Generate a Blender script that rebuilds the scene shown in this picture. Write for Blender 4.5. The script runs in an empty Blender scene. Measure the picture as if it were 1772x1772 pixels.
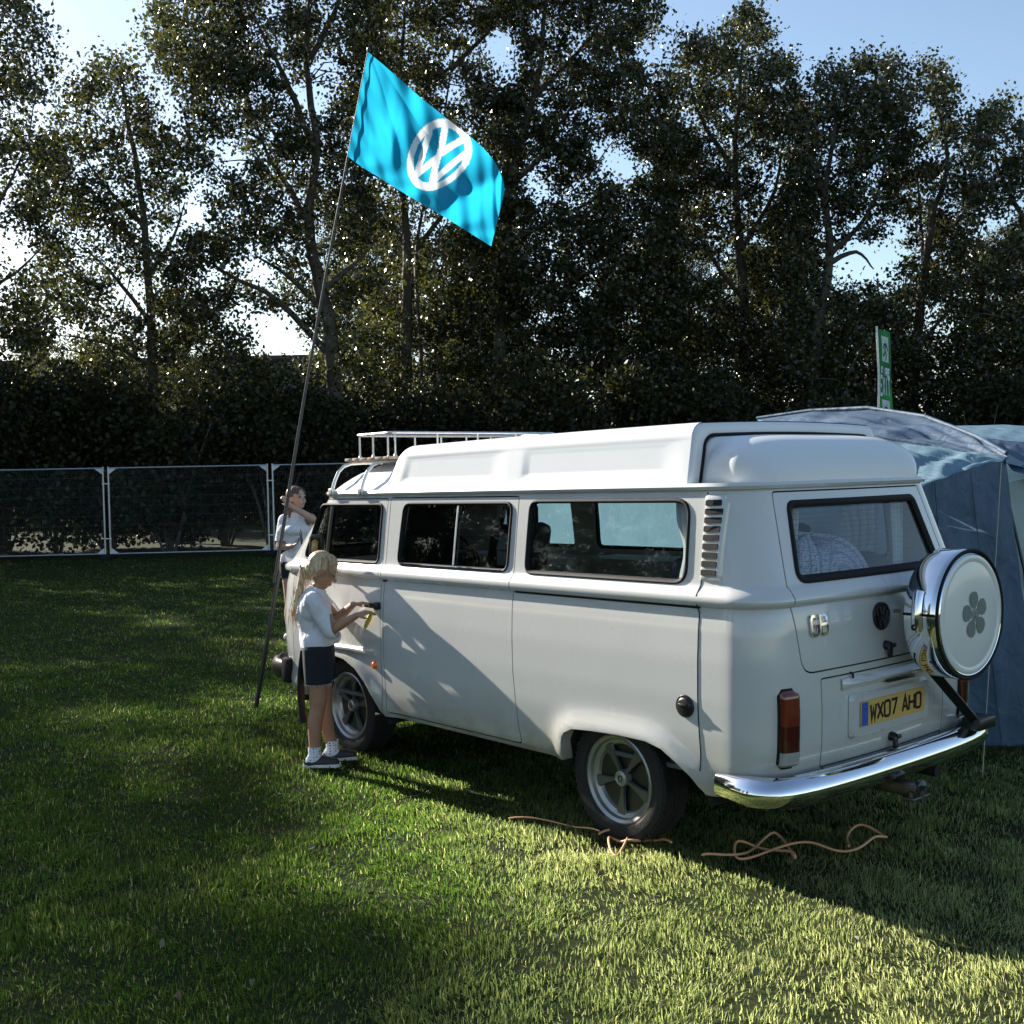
import bpy, bmesh, math, random
import numpy as np
from mathutils import Vector, Matrix

SC = bpy.context.scene
COL = SC.collection
R = math.radians

# ------------------------------------------------------------------ camera
CAM_POS = Vector((-3.826, 4.642, 1.765))
YAW, PITCH, ROLL = R(-40.204), R(-2.135), R(-1.131)
FPX = 1997.1                                    # focal length in pixels of the 1772 px square photograph
_f = Vector((math.cos(YAW) * math.cos(PITCH), math.sin(YAW) * math.cos(PITCH), math.sin(PITCH)))
_r0 = Vector((math.sin(YAW), -math.cos(YAW), 0)); _u0 = _r0.cross(_f)
CR = _r0 * math.cos(ROLL) + _u0 * math.sin(ROLL)
CU = -_r0 * math.sin(ROLL) + _u0 * math.cos(ROLL)
cam = bpy.data.cameras.new('camera')
cam.sensor_width = 36.0
cam.lens = 36.0 * FPX / 1772.0
cam.clip_start = 0.05
cam.clip_end = 2000
cam_o = bpy.data.objects.new('camera', cam)
COL.objects.link(cam_o)
cam_o.matrix_world = Matrix(((CR.x, CU.x, -_f.x, CAM_POS.x), (CR.y, CU.y, -_f.y, CAM_POS.y), (CR.z, CU.z, -_f.z, CAM_POS.z), (0, 0, 0, 1)))
SC.camera = cam_o

# ------------------------------------------------------------------ sky and sun
SUN_AZ, SUN_EL = R(8.5), R(25.0)                # azimuth counted from +X towards +Y
world = bpy.data.worlds.new('World'); SC.world = world
world.use_nodes = True
_wn = world.node_tree
_sky = _wn.nodes.new('ShaderNodeTexSky'); _sky.sky_type = 'NISHITA'; _sky.sun_disc = False
_sky.sun_elevation = SUN_EL; _sky.sun_rotation = R(90) - SUN_AZ
_sky.air_density = 1.0; _sky.dust_density = 0.6; _sky.ozone_density = 1.0
_bg = _wn.nodes['Background']; _bg.inputs[1].default_value = 0.078
_wn.links.new(_sky.outputs[0], _bg.inputs[0])
sun = bpy.data.lights.new('sun', 'SUN'); sun.energy = 5.0; sun.angle = R(0.53); sun.color = (1.0, 0.93, 0.82)
sun_o = bpy.data.objects.new('sun', sun); COL.objects.link(sun_o)
SUN_DIR = Vector((math.cos(SUN_AZ) * math.cos(SUN_EL), math.sin(SUN_AZ) * math.cos(SUN_EL), math.sin(SUN_EL)))
sun_o.rotation_euler = SUN_DIR.to_track_quat('Z', 'Y').to_euler()
sun_o.location = SUN_DIR * 60
SC.view_settings.view_transform = 'Standard'
SC.view_settings.look = 'None'
SC.view_settings.gamma = 1.0
SC.view_settings.exposure = 1.36
SC.cycles.use_denoising = True
SC.cycles.max_bounces = 8
SC.cycles.transparent_max_bounces = 16
SC.cycles.caustics_reflective = False
SC.cycles.caustics_refractive = False
SC.cycles.sample_clamp_indirect = 4.0

# ------------------------------------------------------------------ pixel helpers (photo pixel -> place)
def pray(px, py): return _f + CR * ((px - 886) / FPX) - CU * ((py - 886) / FPX)
def pplane(px, py, axis, val):
    d = pray(px, py); return CAM_POS + d * ((val - CAM_POS[axis]) / d[axis])
def pdepth(px, py, dep): return CAM_POS + pray(px, py) * dep
def pground(px, py): return pplane(px, py, 2, 0.0)

# ------------------------------------------------------------------ scene graph helpers
def world_loc(o):
    v = Vector((0, 0, 0))
    while o is not None: v += o.location; o = o.parent
    return v
def tag(o, label=None, cat=None, group=None, kind=None):
    if label: o['label'] = label
    if cat: o['category'] = cat
    if group: o['group'] = group
    if kind: o['kind'] = kind
    return o
def thing(name, label, cat, loc=(0, 0, 0), group=None):
    o = bpy.data.objects.new(name, None); o.location = loc; o.empty_display_size = 0.2
    COL.objects.link(o)
    return tag(o, label, cat, group)
def link_mesh(name, me, mat=None, parent=None, loc=None):
    o = bpy.data.objects.new(name, me)
    if mat is not None and not me.materials:
        for m in (mat if isinstance(mat, (list, tuple)) else [mat]): me.materials.append(m)
    if parent is not None: o.parent = parent
    if loc is not None: o.location = loc
    COL.objects.link(o)
    return o
def copy_tree(o, parent=None):
    c = o.copy(); COL.objects.link(c); c.parent = parent
    for ch in list(o.children): copy_tree(ch, c)
    return c
def smooth(me, ang=35):
    me.shade_smooth()
    if ang is not None and hasattr(me, 'set_sharp_from_angle'): me.set_sharp_from_angle(angle=R(ang))
def np_mesh(name, V, F, mat=None, attr=None):
    """verts (n,3) and equal-sized faces (m,k) straight into a mesh"""
    V = np.asarray(V, np.float32); F = np.asarray(F, np.int32)
    me = bpy.data.meshes.new(name)
    k = F.shape[1]
    me.vertices.add(len(V)); me.vertices.foreach_set('co', V.ravel())
    me.loops.add(F.size); me.loops.foreach_set('vertex_index', F.ravel())
    me.polygons.add(len(F)); me.polygons.foreach_set('loop_start', np.arange(len(F), dtype=np.int32) * k)
    if attr is not None:
        for an, data in attr.items():
            a = me.attributes.new(an, 'FLOAT', 'POINT'); a.data.foreach_set('value', np.asarray(data, np.float32))
    me.update(calc_edges=True)
    if mat is not None: me.materials.append(mat)
    return me

class MB:
    """collects simple solids; build() links them as one mesh object"""
    def __init__(s): s.v = []; s.f = []
    def add(s, vs, fs):
        b = len(s.v); s.v += [Vector(v) for v in vs]; s.f += [tuple(b + i for i in f) for f in fs]; return s
    def box(s, c, d, rot=None):
        x, y, z = d[0] / 2, d[1] / 2, d[2] / 2
        vs = [Vector((a * x, b * y, e * z)) for a in (-1, 1) for b in (-1, 1) for e in (-1, 1)]
        if rot is not None: vs = [rot @ v for v in vs]
        return s.add([v + Vector(c) for v in vs], [(0, 1, 3, 2), (4, 6, 7, 5), (0, 4, 5, 1), (2, 3, 7, 6), (0, 2, 6, 4), (1, 5, 7, 3)])
    def rbox(s, c, d, b=0.01, rot=None, seg=2):
        bm = bmesh.new(); bmesh.ops.create_cube(bm, size=1.0)
        for v in bm.verts: v.co = Vector((v.co.x * d[0], v.co.y * d[1], v.co.z * d[2]))
        bmesh.ops.bevel(bm, geom=list(bm.edges), offset=b, segments=seg, profile=0.5, affect='EDGES')
        return s.bm(bm, c, rot)
    def bm(s, bm, c=(0, 0, 0), rot=None):
        bm.verts.index_update()
        vs = [(rot @ v.co if rot is not None else v.co) + Vector(c) for v in bm.verts]
        s.add(vs, [[v.index for v in f.verts] for f in bm.faces]); bm.free(); return s
    def tube(s, pts, r, n=8, caps=True, closed=False):
        pts = [Vector(p) for p in pts]; m = len(pts)
        rs = r if isinstance(r, (list, tuple)) else [r] * m
        rings = []; prev = None
        for i, p in enumerate(pts):
            if closed: t = pts[(i + 1) % m] - pts[i - 1]
            else: t = pts[min(i + 1, m - 1)] - pts[max(i - 1, 0)]
            if t.length < 1e-9: t = Vector((0, 0, 1))
            t.normalize()
            if prev is None:
                a = Vector((0, 0, 1)) if abs(t.z) < 0.9 else Vector((1, 0, 0))
                nrm = (a - t * a.dot(t)).normalized()
            else:
                nrm = prev - t * prev.dot(t)
                nrm = nrm.normalized() if nrm.length > 1e-6 else prev
            prev = nrm; bn = t.cross(nrm)
            rings.append([p + (nrm * math.cos(2 * math.pi * k / n) + bn * math.sin(2 * math.pi * k / n)) * rs[i] for k in range(n)])
        vs = [v for ring in rings for v in ring]; fs = []
        for i in range(m if closed else m - 1):
            j = (i + 1) % m
            for k in range(n): fs.append((i * n + k, i * n + (k + 1) % n, j * n + (k + 1) % n, j * n + k))
        if caps and not closed: fs += [tuple(range(n - 1, -1, -1)), tuple((m - 1) * n + k for k in range(n))]
        return s.add(vs, fs)
    def prism(s, poly, axis, a, b):
        """poly: 2-D outline in the two other axes (cyclic order), from a to b along axis"""
        def mk(p, t):
            return Vector((t, p[0], p[1])) if axis == 0 else Vector((p[0], t, p[1])) if axis == 1 else Vector((p[0], p[1], t))
        n = len(poly)
        ar = sum(poly[i][0] * poly[(i + 1) % n][1] - poly[(i + 1) % n][0] * poly[i][1] for i in range(n))
        flip = (ar < 0) != (axis == 1)
        if a > b: flip = not flip
        vs = [mk(p, a) for p in poly] + [mk(p, b) for p in poly]
        fs = [tuple(range(n - 1, -1, -1)), tuple(range(n, 2 * n))] + [(i, (i + 1) % n, n + (i + 1) % n, n + i) for i in range(n)]
        if flip: fs = [f[::-1] for f in fs]
        return s.add(vs, fs)
    def lathe(s, prof, n=40, axis=1, c=(0, 0, 0), sign=1):
        """prof: (radius, along-axis) pairs, revolved"""
        vs = []; fs = []; m = len(prof)
        for k in range(n):
            a = 2 * math.pi * k / n
            for rr, t in prof:
                p = (rr * math.cos(a), rr * math.sin(a))
                v = Vector((p[0], t * sign, p[1])) if axis == 1 else Vector((t * sign, p[0], p[1])) if axis == 0 else Vector((p[0], p[1], t * sign))
                vs.append(v + Vector(c))
        for k in range(n):
            j = (k + 1) % n
            for i in range(m - 1): fs.append((k * m + i, j * m + i, j * m + i + 1, k * m + i + 1))
        return s.add(vs, fs)
    def grid(s, fn, nu, nv, closeu=False):
        vs = [fn(u / (nu if closeu else nu - 1), v / (nv - 1)) for u in range(nu) for v in range(nv)]
        fs = [(u * nv + v, ((u + 1) % nu) * nv + v, ((u + 1) % nu) * nv + v + 1, u * nv + v + 1) for u in range(nu if closeu else nu - 1) for v in range(nv - 1)]
        return s.add(vs, fs)
    def mesh(s, name, xf=None, merge=0.0, recalc=False):
        me = bpy.data.meshes.new(name)
        me.from_pydata([xf(v) if xf else v for v in s.v], [], s.f)
        if merge or recalc:
            bm = bmesh.new(); bm.from_mesh(me)
            if merge: bmesh.ops.remove_doubles(bm, verts=bm.verts, dist=merge)
            if recalc: bmesh.ops.recalc_face_normals(bm, faces=bm.faces)
            bm.to_mesh(me); bm.free()
        me.update(); return me
    def build(s, name, mat, parent=None, ang=35, xf=None, merge=0.0, recalc=True):
        me = s.mesh(name, xf, merge, recalc)
        if parent is not None: me.transform(Matrix.Translation(-world_loc(parent)))
        if ang is not None: smooth(me, ang)
        return link_mesh(name, me, mat, parent)

def round_poly(pts, rad, seg=5):
    """2-D polygon with rounded corners; rad a number or one per corner"""
    n = len(pts); out = []
    for i in range(n):
        p = Vector(pts[i]); a = Vector(pts[i - 1]); b = Vector(pts[(i + 1) % n])
        rr = rad[i] if isinstance(rad, (list, tuple)) else rad
        if rr <= 0: out.append(tuple(p)); continue
        da = (a - p).normalized(); db = (b - p).normalized()
        half = math.acos(max(-1, min(1, da.dot(db)))) / 2
        t = min(rr / math.tan(half), 0.48 * min((a - p).length, (b - p).length))
        p0, p1 = p + da * t, p + db * t
        for k in range(seg + 1):
            u = k / seg
            q = p0 * (1 - u) ** 2 + p * 2 * u * (1 - u) + p1 * u * u
            out.append((q.x, q.y))
    return out
def densify(poly, step):
    out = []
    n = len(poly)
    for i in range(n):
        a = Vector(poly[i]); b = Vector(poly[(i + 1) % n]); m = max(1, int((b - a).length / step))
        for k in range(m): q = a.lerp(b, k / m); out.append((q.x, q.y))
    return out
def boolean(me, cutter, op='DIFFERENCE'):
    """exact boolean of two closed meshes, returns a new mesh"""
    a = bpy.data.objects.new('tmp_a', me); b = bpy.data.objects.new('tmp_b', cutter)
    COL.objects.link(a); COL.objects.link(b)
    m = a.modifiers.new('b', 'BOOLEAN'); m.operation = op; m.object = b; m.solver = 'EXACT'
    dg = bpy.context.evaluated_depsgraph_get(); dg.update()
    out = bpy.data.meshes.new_from_object(a.evaluated_get(dg))
    bpy.data.objects.remove(a); bpy.data.objects.remove(b)
    return out
def lerp_tab(tab, z):
    if z <= tab[0][0]: return tab[0][1]
    for (a, va), (b, vb) in zip(tab, tab[1:]):
        if z <= b: return va + (vb - va) * (z - a) / (b - a)
    return tab[-1][1]

# ------------------------------------------------------------------ materials
MATS = {}
def new_mat(name):
    m = bpy.data.materials.new(name); m.use_nodes = True; MATS[name] = m
    return m, m.node_tree, m.node_tree.nodes['Principled BSDF']
def N(nt, typ, **kw):
    n = nt.nodes.new(typ)
    for k, v in kw.items():
        if k.startswith('i_'): n.inputs[k[2:].replace('_', ' ')].default_value = v
        else: setattr(n, k, v)
    return n
def noise_ramp(nt, scale, stops, detail=4, coord='Object', rough=0.6):
    tc = N(nt, 'ShaderNodeTexCoord'); no = N(nt, 'ShaderNodeTexNoise'); no.inputs['Scale'].default_value = scale
    no.inputs['Detail'].default_value = detail; no.inputs['Roughness'].default_value = rough
    nt.links.new(tc.outputs[coord], no.inputs['Vector'])
    cr = N(nt, 'ShaderNodeValToRGB')
    while len(cr.color_ramp.elements) < len(stops): cr.color_ramp.elements.new(0.5)
    for e, (p, c) in zip(cr.color_ramp.elements, stops): e.position = p; e.color = (*c, 1)
    nt.links.new(no.outputs['Fac'], cr.inputs['Fac'])
    return no, cr
def simple(name, col, rough=0.5, metal=0.0, var=0.12, scale=8.0, bump=0.0, bscale=60.0, coat=0.0, spec=None, coord='Object'):
    """principled material with a little procedural unevenness in colour and, if asked, fine relief"""
    m, nt, b = new_mat(name)
    b.inputs['Roughness'].default_value = rough; b.inputs['Metallic'].default_value = metal
    b.inputs['Coat Weight'].default_value = coat; b.inputs['Coat Roughness'].default_value = 0.078
    if spec is not None: b.inputs['Specular IOR Level'].default_value = spec
    lo = tuple(c * (1 - var) for c in col); hi = tuple(min(1, c * (1 + var)) for c in col)
    no, cr = noise_ramp(nt, scale, [(0.3, lo), (0.7, hi)], coord=coord)
    nt.links.new(cr.outputs['Color'], b.inputs['Base Color'])
    if bump:
        n2 = N(nt, 'ShaderNodeTexNoise'); n2.inputs['Scale'].default_value = bscale; n2.inputs['Detail'].default_value = 5
        tc = N(nt, 'ShaderNodeTexCoord'); nt.links.new(tc.outputs[coord], n2.inputs['Vector'])
        bp = N(nt, 'ShaderNodeBump'); bp.inputs['Strength'].default_value = bump; bp.inputs['Distance'].default_value = 0.01
        nt.links.new(n2.outputs['Fac'], bp.inputs['Height']); nt.links.new(bp.outputs['Normal'], b.inputs['Normal'])
    return m
def glass_mat(name, tint=(0.8, 0.86, 0.85), ior=1.5):
    """thin pane: clear with Fresnel reflection"""
    m, nt, b = new_mat(name)
    nt.nodes.remove(b); out = nt.nodes['Material Output']
    tr = N(nt, 'ShaderNodeBsdfTransparent'); tr.inputs[0].default_value = (*tint, 1)
    gl = N(nt, 'ShaderNodeBsdfGlossy'); gl.inputs['Roughness'].default_value = 0.015; gl.inputs['Color'].default_value = (0.95, 0.97, 1, 1)
    fr = N(nt, 'ShaderNodeFresnel'); ge = N(nt, 'ShaderNodeNewGeometry'); mi = N(nt, 'ShaderNodeMapRange'); mi.inputs['To Min'].default_value = ior; mi.inputs['To Max'].default_value = 1 / ior
    nt.links.new(ge.outputs['Backfacing'], mi.inputs['Value']); nt.links.new(mi.outputs[0], fr.inputs['IOR'])   # a pane reflects the same from both sides
    mx = N(nt, 'ShaderNodeMixShader')
    nt.links.new(fr.outputs[0], mx.inputs[0]); nt.links.new(tr.outputs[0], mx.inputs[1]); nt.links.new(gl.outputs[0], mx.inputs[2])
    nt.links.new(mx.outputs[0], out.inputs[0])
    return m
def cloth_mat(name, col, trans=0.35, rough=0.8, var=0.1, scale=5.0, attr=None, col2=None):
    """thin fabric: diffuse with some light coming through"""
    m, nt, b = new_mat(name); out = nt.nodes['Material Output']
    lo = tuple(c * (1 - var) for c in col); hi = tuple(min(1, c * (1 + var)) for c in col)
    no, cr = noise_ramp(nt, scale, [(0.3, lo), (0.7, hi)])
    src = cr.outputs['Color']
    if attr:
        at = N(nt, 'ShaderNodeAttribute'); at.attribute_name = attr
        mx = N(nt, 'ShaderNodeMix'); mx.data_type = 'RGBA'
        nt.links.new(at.outputs['Fac'], mx.inputs[0]); nt.links.new(src, mx.inputs[6]); mx.inputs[7].default_value = (*col2, 1)
        src = mx.outputs[2]
    nt.links.new(src, b.inputs['Base Color']); b.inputs['Roughness'].default_value = rough
    b.inputs['Specular IOR Level'].default_value = 0.3
    tl = N(nt, 'ShaderNodeBsdfTranslucent'); nt.links.new(src, tl.inputs['Color'])
    ms = N(nt, 'ShaderNodeMixShader'); ms.inputs[0].default_value = trans
    nt.links.new(b.outputs[0], ms.inputs[1]); nt.links.new(tl.outputs[0], ms.inputs[2]); nt.links.new(ms.outputs[0], out.inputs[0])
    return m

M_WHITE = simple('white_paint', (0.575, 0.575, 0.555), 0.22, var=0.02, scale=3, coat=1.0)
def add_dirt(m):
    """road film low on the body, uneven"""
    nt = m.node_tree; b = nt.nodes['Principled BSDF']; src = b.inputs['Base Color'].links[0].from_socket
    tc = N(nt, 'ShaderNodeTexCoord'); sp = N(nt, 'ShaderNodeSeparateXYZ'); nt.links.new(tc.outputs['Object'], sp.inputs[0])
    no = N(nt, 'ShaderNodeTexNoise'); no.inputs['Scale'].default_value = 7; no.inputs['Detail'].default_value = 8; nt.links.new(tc.outputs['Object'], no.inputs['Vector'])
    mr = N(nt, 'ShaderNodeMapRange'); mr.inputs['From Min'].default_value = .62; mr.inputs['From Max'].default_value = .34; nt.links.new(sp.outputs['Z'], mr.inputs['Value'])
    mu = N(nt, 'ShaderNodeMath'); mu.operation = 'MULTIPLY'; nt.links.new(mr.outputs[0], mu.inputs[0]); nt.links.new(no.outputs['Fac'], mu.inputs[1])
    mx = N(nt, 'ShaderNodeMix'); mx.data_type = 'RGBA'; nt.links.new(mu.outputs[0], mx.inputs[0]); nt.links.new(src, mx.inputs[6]); mx.inputs[7].default_value = (.22, .19, .13, 1)
    nt.links.new(mx.outputs[2], b.inputs['Base Color'])
    ro = N(nt, 'ShaderNodeMapRange'); ro.inputs['To Min'].default_value = .18; ro.inputs['To Max'].default_value = .34; n3 = N(nt, 'ShaderNodeTexNoise'); n3.inputs['Scale'].default_value = 3.5; n3.inputs['Detail'].default_value = 6
    nt.links.new(tc.outputs['Object'], n3.inputs['Vector']); nt.links.new(n3.outputs['Fac'], ro.inputs['Value']); nt.links.new(ro.outputs[0], b.inputs['Roughness'])
add_dirt(M_WHITE)
M_CREAM = simple('cream_disc', (0.72, 0.74, 0.70), 0.3, var=0.03, scale=5, coat=0.4)
M_ROOF = simple('roof_gelcoat', (0.70, 0.72, 0.73), 0.38, var=0.02, scale=3, coat=0.2)
M_CHROME = simple('chrome', (0.85, 0.86, 0.88), 0.07, 1.0, var=0.03, scale=30)
M_STEEL = simple('galvanised_steel', (0.50, 0.52, 0.53), 0.42, 0.85, var=0.18, scale=25)
M_SPOKE = simple('dark_alloy', (0.10, 0.10, 0.10), 0.35, 0.35, var=0.15, scale=18)
M_RIM = simple('dull_alloy', (0.36, 0.36, 0.36), 0.35, 0.7, var=0.15, scale=18)
M_ALU = simple('worn_aluminium', (0.62, 0.62, 0.60), 0.38, 0.9, var=0.12, scale=18)
M_RUBBER = simple('black_rubber', (0.008, 0.008, 0.009), 0.7, var=0.2, scale=20, spec=0.25)
M_TYRE = simple('tyre_rubber', (0.013, 0.0125, 0.012), 0.8, var=0.3, scale=30, bump=0.3, bscale=90)
M_BLACK = simple('black_plastic', (0.012, 0.012, 0.013), 0.35, var=0.2, scale=20)
M_UNDER = simple('underbody', (0.015, 0.014, 0.013), 0.9, var=0.3, scale=10)
M_GLASS = glass_mat('window_glass')
M_WOOD = simple('weathered_wood', (0.32, 0.25, 0.19), 0.8, var=0.3, scale=14, bump=0.3)
# ================================================================== lawn
RNG = np.random.default_rng(7)
def vnoise(x, y, s, seed=0):
    """smooth value noise on numpy arrays, 0..1"""
    r = np.random.default_rng(seed); T = r.random((64, 64))
    X, Y = np.asarray(x) * s, np.asarray(y) * s
    i, j = np.floor(X).astype(int), np.floor(Y).astype(int); fx, fy = X - i, Y - j
    fx = fx * fx * (3 - 2 * fx); fy = fy * fy * (3 - 2 * fy)
    g = lambda a, b: T[a % 64, b % 64]
    return (g(i, j) * (1 - fx) + g(i + 1, j) * fx) * (1 - fy) + (g(i, j + 1) * (1 - fx) + g(i + 1, j + 1) * fx) * fy
m, nt, bs = new_mat('lawn_soil')
_, cr = noise_ramp(nt, 9.0, [(0.25, (.012, .014, .006)), (0.5, (.022, .032, .010)), (0.75, (.045, .042, .018))], 8)
nt.links.new(cr.outputs['Color'], bs.inputs['Base Color']); bs.inputs['Roughness'].default_value = 1.0; bs.inputs['Specular IOR Level'].default_value = 0.1
M_SOIL = m
def gheight(x, y):
    return (vnoise(x, y, .9, 3) - .5) * .022 + (vnoise(x, y, 3.1, 4) - .5) * .010
xs = np.concatenate([[-900, -300, -120, -50, -24], np.linspace(-14, 34, 330), [46, 70, 140, 350, 900]])
ys = np.concatenate([[-900, -300, -120, -60, -34], np.linspace(-24, 18, 290), [28, 50, 120, 350, 900]])
X, Y = np.meshgrid(xs, ys, indexing='ij'); Z = gheight(X, Y) - .012
nx, ny = X.shape; idx = np.arange(nx * ny).reshape(nx, ny)
F = np.stack([idx[:-1, :-1], idx[1:, :-1], idx[1:, 1:], idx[:-1, 1:]], -1).reshape(-1, 4)
me = np_mesh('lawn', np.stack([X, Y, Z], -1).reshape(-1, 3), F, M_SOIL); me.shade_smooth()
tag(link_mesh('lawn', me), kind='structure')

def grass_mat(name):
    m, nt, b = new_mat(name); out = nt.nodes['Material Output']
    at = N(nt, 'ShaderNodeAttribute'); at.attribute_name = 'rnd'; dr = N(nt, 'ShaderNodeAttribute'); dr.attribute_name = 'dry'
    c1 = N(nt, 'ShaderNodeValToRGB')
    while len(c1.color_ramp.elements) < 4: c1.color_ramp.elements.new(.5)
    for e, (p, c) in zip(c1.color_ramp.elements, [(0, (.015, .031, .005)), (.45, (.032, .060, .010)), (.85, (.060, .092, .018)), (1, (.24, .22, .10))]): e.position = p; e.color = (*c, 1)
    nt.links.new(at.outputs['Fac'], c1.inputs['Fac'])
    mx = N(nt, 'ShaderNodeMix'); mx.data_type = 'RGBA'; nt.links.new(dr.outputs['Fac'], mx.inputs[0]); nt.links.new(c1.outputs[0], mx.inputs[6]); mx.inputs[7].default_value = (.195, .195, .115, 1)
    src = mx.outputs[2]
    nt.links.new(src, b.inputs['Base Color']); b.inputs['Roughness'].default_value = .45; b.inputs['Specular IOR Level'].default_value = .30
    tl = N(nt, 'ShaderNodeBsdfTranslucent'); tg = N(nt, 'ShaderNodeMix'); tg.data_type = 'RGBA'; tg.blend_type = 'MULTIPLY'; tg.inputs[0].default_value = 1.0; nt.links.new(src, tg.inputs[6]); tg.inputs[7].default_value = (3.9, 4.0, 3.0, 1); nt.links.new(tg.outputs[2], tl.inputs['Color'])
    ms = N(nt, 'ShaderNodeMixShader'); ms.inputs[0].default_value = .72
    nt.links.new(b.outputs[0], ms.inputs[1]); nt.links.new(tl.outputs[0], ms.inputs[2]); nt.links.new(ms.outputs[0], out.inputs[0])
    return m
M_GRASS = grass_mat('grass_blades')
fwd2 = np.array([_f.x, _f.y]) / math.hypot(_f.x, _f.y); rgt2 = np.array([-fwd2[1], fwd2[0]]) * -1
def grass(d0, d1, dens, three):
    """blades on the ground in front of the camera between two distances; dens(d) per square metre"""
    K = 60; eds = np.linspace(d0, d1, K + 1); P = []; D = []
    for a, c in zip(eds[:-1], eds[1:]):
        m_ = (a + c) / 2; half = .60 * m_ + .5
        k = int(dens(m_) * (c - a) * 2 * half)
        d = RNG.uniform(a, c, k); l = RNG.uniform(-half, half, k)
        P.append(np.outer(d, fwd2) + np.outer(l, rgt2)); D.append(d)
    P = np.concatenate(P) + np.array([CAM_POS.x, CAM_POS.y]); D = np.concatenate(D); n = len(P)
    clump = vnoise(P[:, 0], P[:, 1], 7.0, 11); patch = vnoise(P[:, 0], P[:, 1], 1.1, 12); big = vnoise(P[:, 0], P[:, 1], .35, 13)
    bare = vnoise(P[:, 0], P[:, 1], 3.3, 15); keep = RNG.random(n) < (.35 + .9 * clump) * np.clip((bare - .06) * 6, .5, 1)
    P, D, clump, patch, big = P[keep], D[keep], clump[keep], patch[keep], big[keep]; n = len(P)
    h = (.012 + .020 * clump + .012 * RNG.random(n)) * (.75 + .5 * patch) * (1 + .006 * D)
    h *= np.where(RNG.random(n) < .04, 1.5, 1.0)
    w = (.0011 + .0013 * RNG.random(n)) * np.maximum(1, D / 5.0)
    a = RNG.uniform(0, 2 * np.pi, n); wind = vnoise(P[:, 0], P[:, 1], 2.3, 14) * 6.28 * 2
    lean = RNG.normal(.0, .55, n) + .45; la = wind + RNG.normal(0, .9, n)
    flat = RNG.random(n) < .10; lean = np.where(flat, RNG.uniform(1.4, 2.6, n), lean)
    L = np.stack([np.cos(la), np.sin(la)], 1) * (h * np.clip(lean, -.2, 2.4))[:, None]
    S = np.stack([np.cos(a), np.sin(a)], 1) * w[:, None]
    z0 = gheight(P[:, 0], P[:, 1]) - .014
    rnd = np.clip(.15 + .6 * RNG.random(n) + .35 * (patch - .5) + np.where(RNG.random(n) < .06, .45, 0), 0, 1)
    # drier, strawy turf towards the open side of the field
    rx = (P - np.array([CAM_POS.x, CAM_POS.y])) @ rgt2
    dry = np.clip((rx - .1) * .45 + (big - .5) * 1.1 + (patch - .5) * .9 + .05, 0, .85) * np.clip((8.0 - D) / 3.5, .12, 1) * (.35 + .75 * RNG.random(n))
    dry = np.clip(dry + np.where(RNG.random(n) < .05, .7, 0), 0, 1)
    dry = np.where(flat & (RNG.random(n) < .6), np.maximum(dry, .75), dry)
    hz = h / np.sqrt(1 + np.clip(lean, -.2, 2.4) ** 2 * .6)
    v = lambda xy, z: np.concatenate([xy, z[:, None]], 1)
    if three:
        V = np.stack([v(P - S, z0), v(P + S, z0), v(P + L * .38 + S * .85, z0 + hz * .62), v(P + L * .38 - S * .85, z0 + hz * .62), v(P + L, z0 + hz)], 1).reshape(-1, 3)
        b0 = np.arange(n)[:, None] * 5
        F = np.concatenate([b0 + np.array([0, 1, 2]), b0 + np.array([0, 2, 3]), b0 + np.array([3, 2, 4])], 0); k = 5
    else:
        V = np.stack([v(P - S, z0), v(P + S, z0), v(P + L * .8, z0 + hz)], 1).reshape(-1, 3)
        F = np.arange(n * 3).reshape(-1, 3); k = 3
    me = np_mesh('grass', V, F, M_GRASS, {'rnd': np.repeat(rnd, k), 'dry': np.repeat(dry, k)})
    return me, n
GN = 0
for i, (a, c, de, th) in enumerate(((1.6, 5.2, lambda d: 11500, True), (5.2, 11.0, lambda d: 11500 * (5.2 / d) ** 2.1, True), (11.0, 24.8, lambda d: 2100 * (11 / d) ** 1.7, False))):
    me, n = grass(a, c, de, th); GN += n
    tag(link_mesh('grass', me), ['short green and strawy lawn grass in the foreground', 'short lawn grass around the van', 'shaded lawn grass running to the wire fence'][i], 'grass', kind='stuff')
# ================================================================== trees, shrubs, house beyond the fence
def leaf_mat(name, c0, c1, trans=.38, rough=.27, spec=.7):
    m, nt, b = new_mat(name); out = nt.nodes['Material Output']
    at = N(nt, 'ShaderNodeAttribute'); at.attribute_name = 'rnd'
    cr = N(nt, 'ShaderNodeValToRGB'); cr.color_ramp.elements[0].color = (*c0, 1); cr.color_ramp.elements[1].color = (*c1, 1)
    e = cr.color_ramp.elements.new(.97); e.color = (c1[0] * 1.9, c1[1] * 1.4, c1[2], 1); cr.color_ramp.elements[1].position = .93
    nt.links.new(at.outputs['Fac'], cr.inputs['Fac']); nt.links.new(cr.outputs[0], b.inputs['Base Color'])
    b.inputs['Roughness'].default_value = rough; b.inputs['Specular IOR Level'].default_value = spec
    tl = N(nt, 'ShaderNodeBsdfTranslucent'); tg = N(nt, 'ShaderNodeMix'); tg.data_type = 'RGBA'; tg.blend_type = 'MULTIPLY'; tg.inputs[0].default_value = 1.0; nt.links.new(cr.outputs[0], tg.inputs[6]); tg.inputs[7].default_value = (2.2, 2.35, 1.7, 1); nt.links.new(tg.outputs[2], tl.inputs['Color'])
    ms = N(nt, 'ShaderNodeMixShader'); ms.inputs[0].default_value = trans
    nt.links.new(b.outputs[0], ms.inputs[1]); nt.links.new(tl.outputs[0], ms.inputs[2]); nt.links.new(ms.outputs[0], out.inputs[0])
    return m
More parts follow.
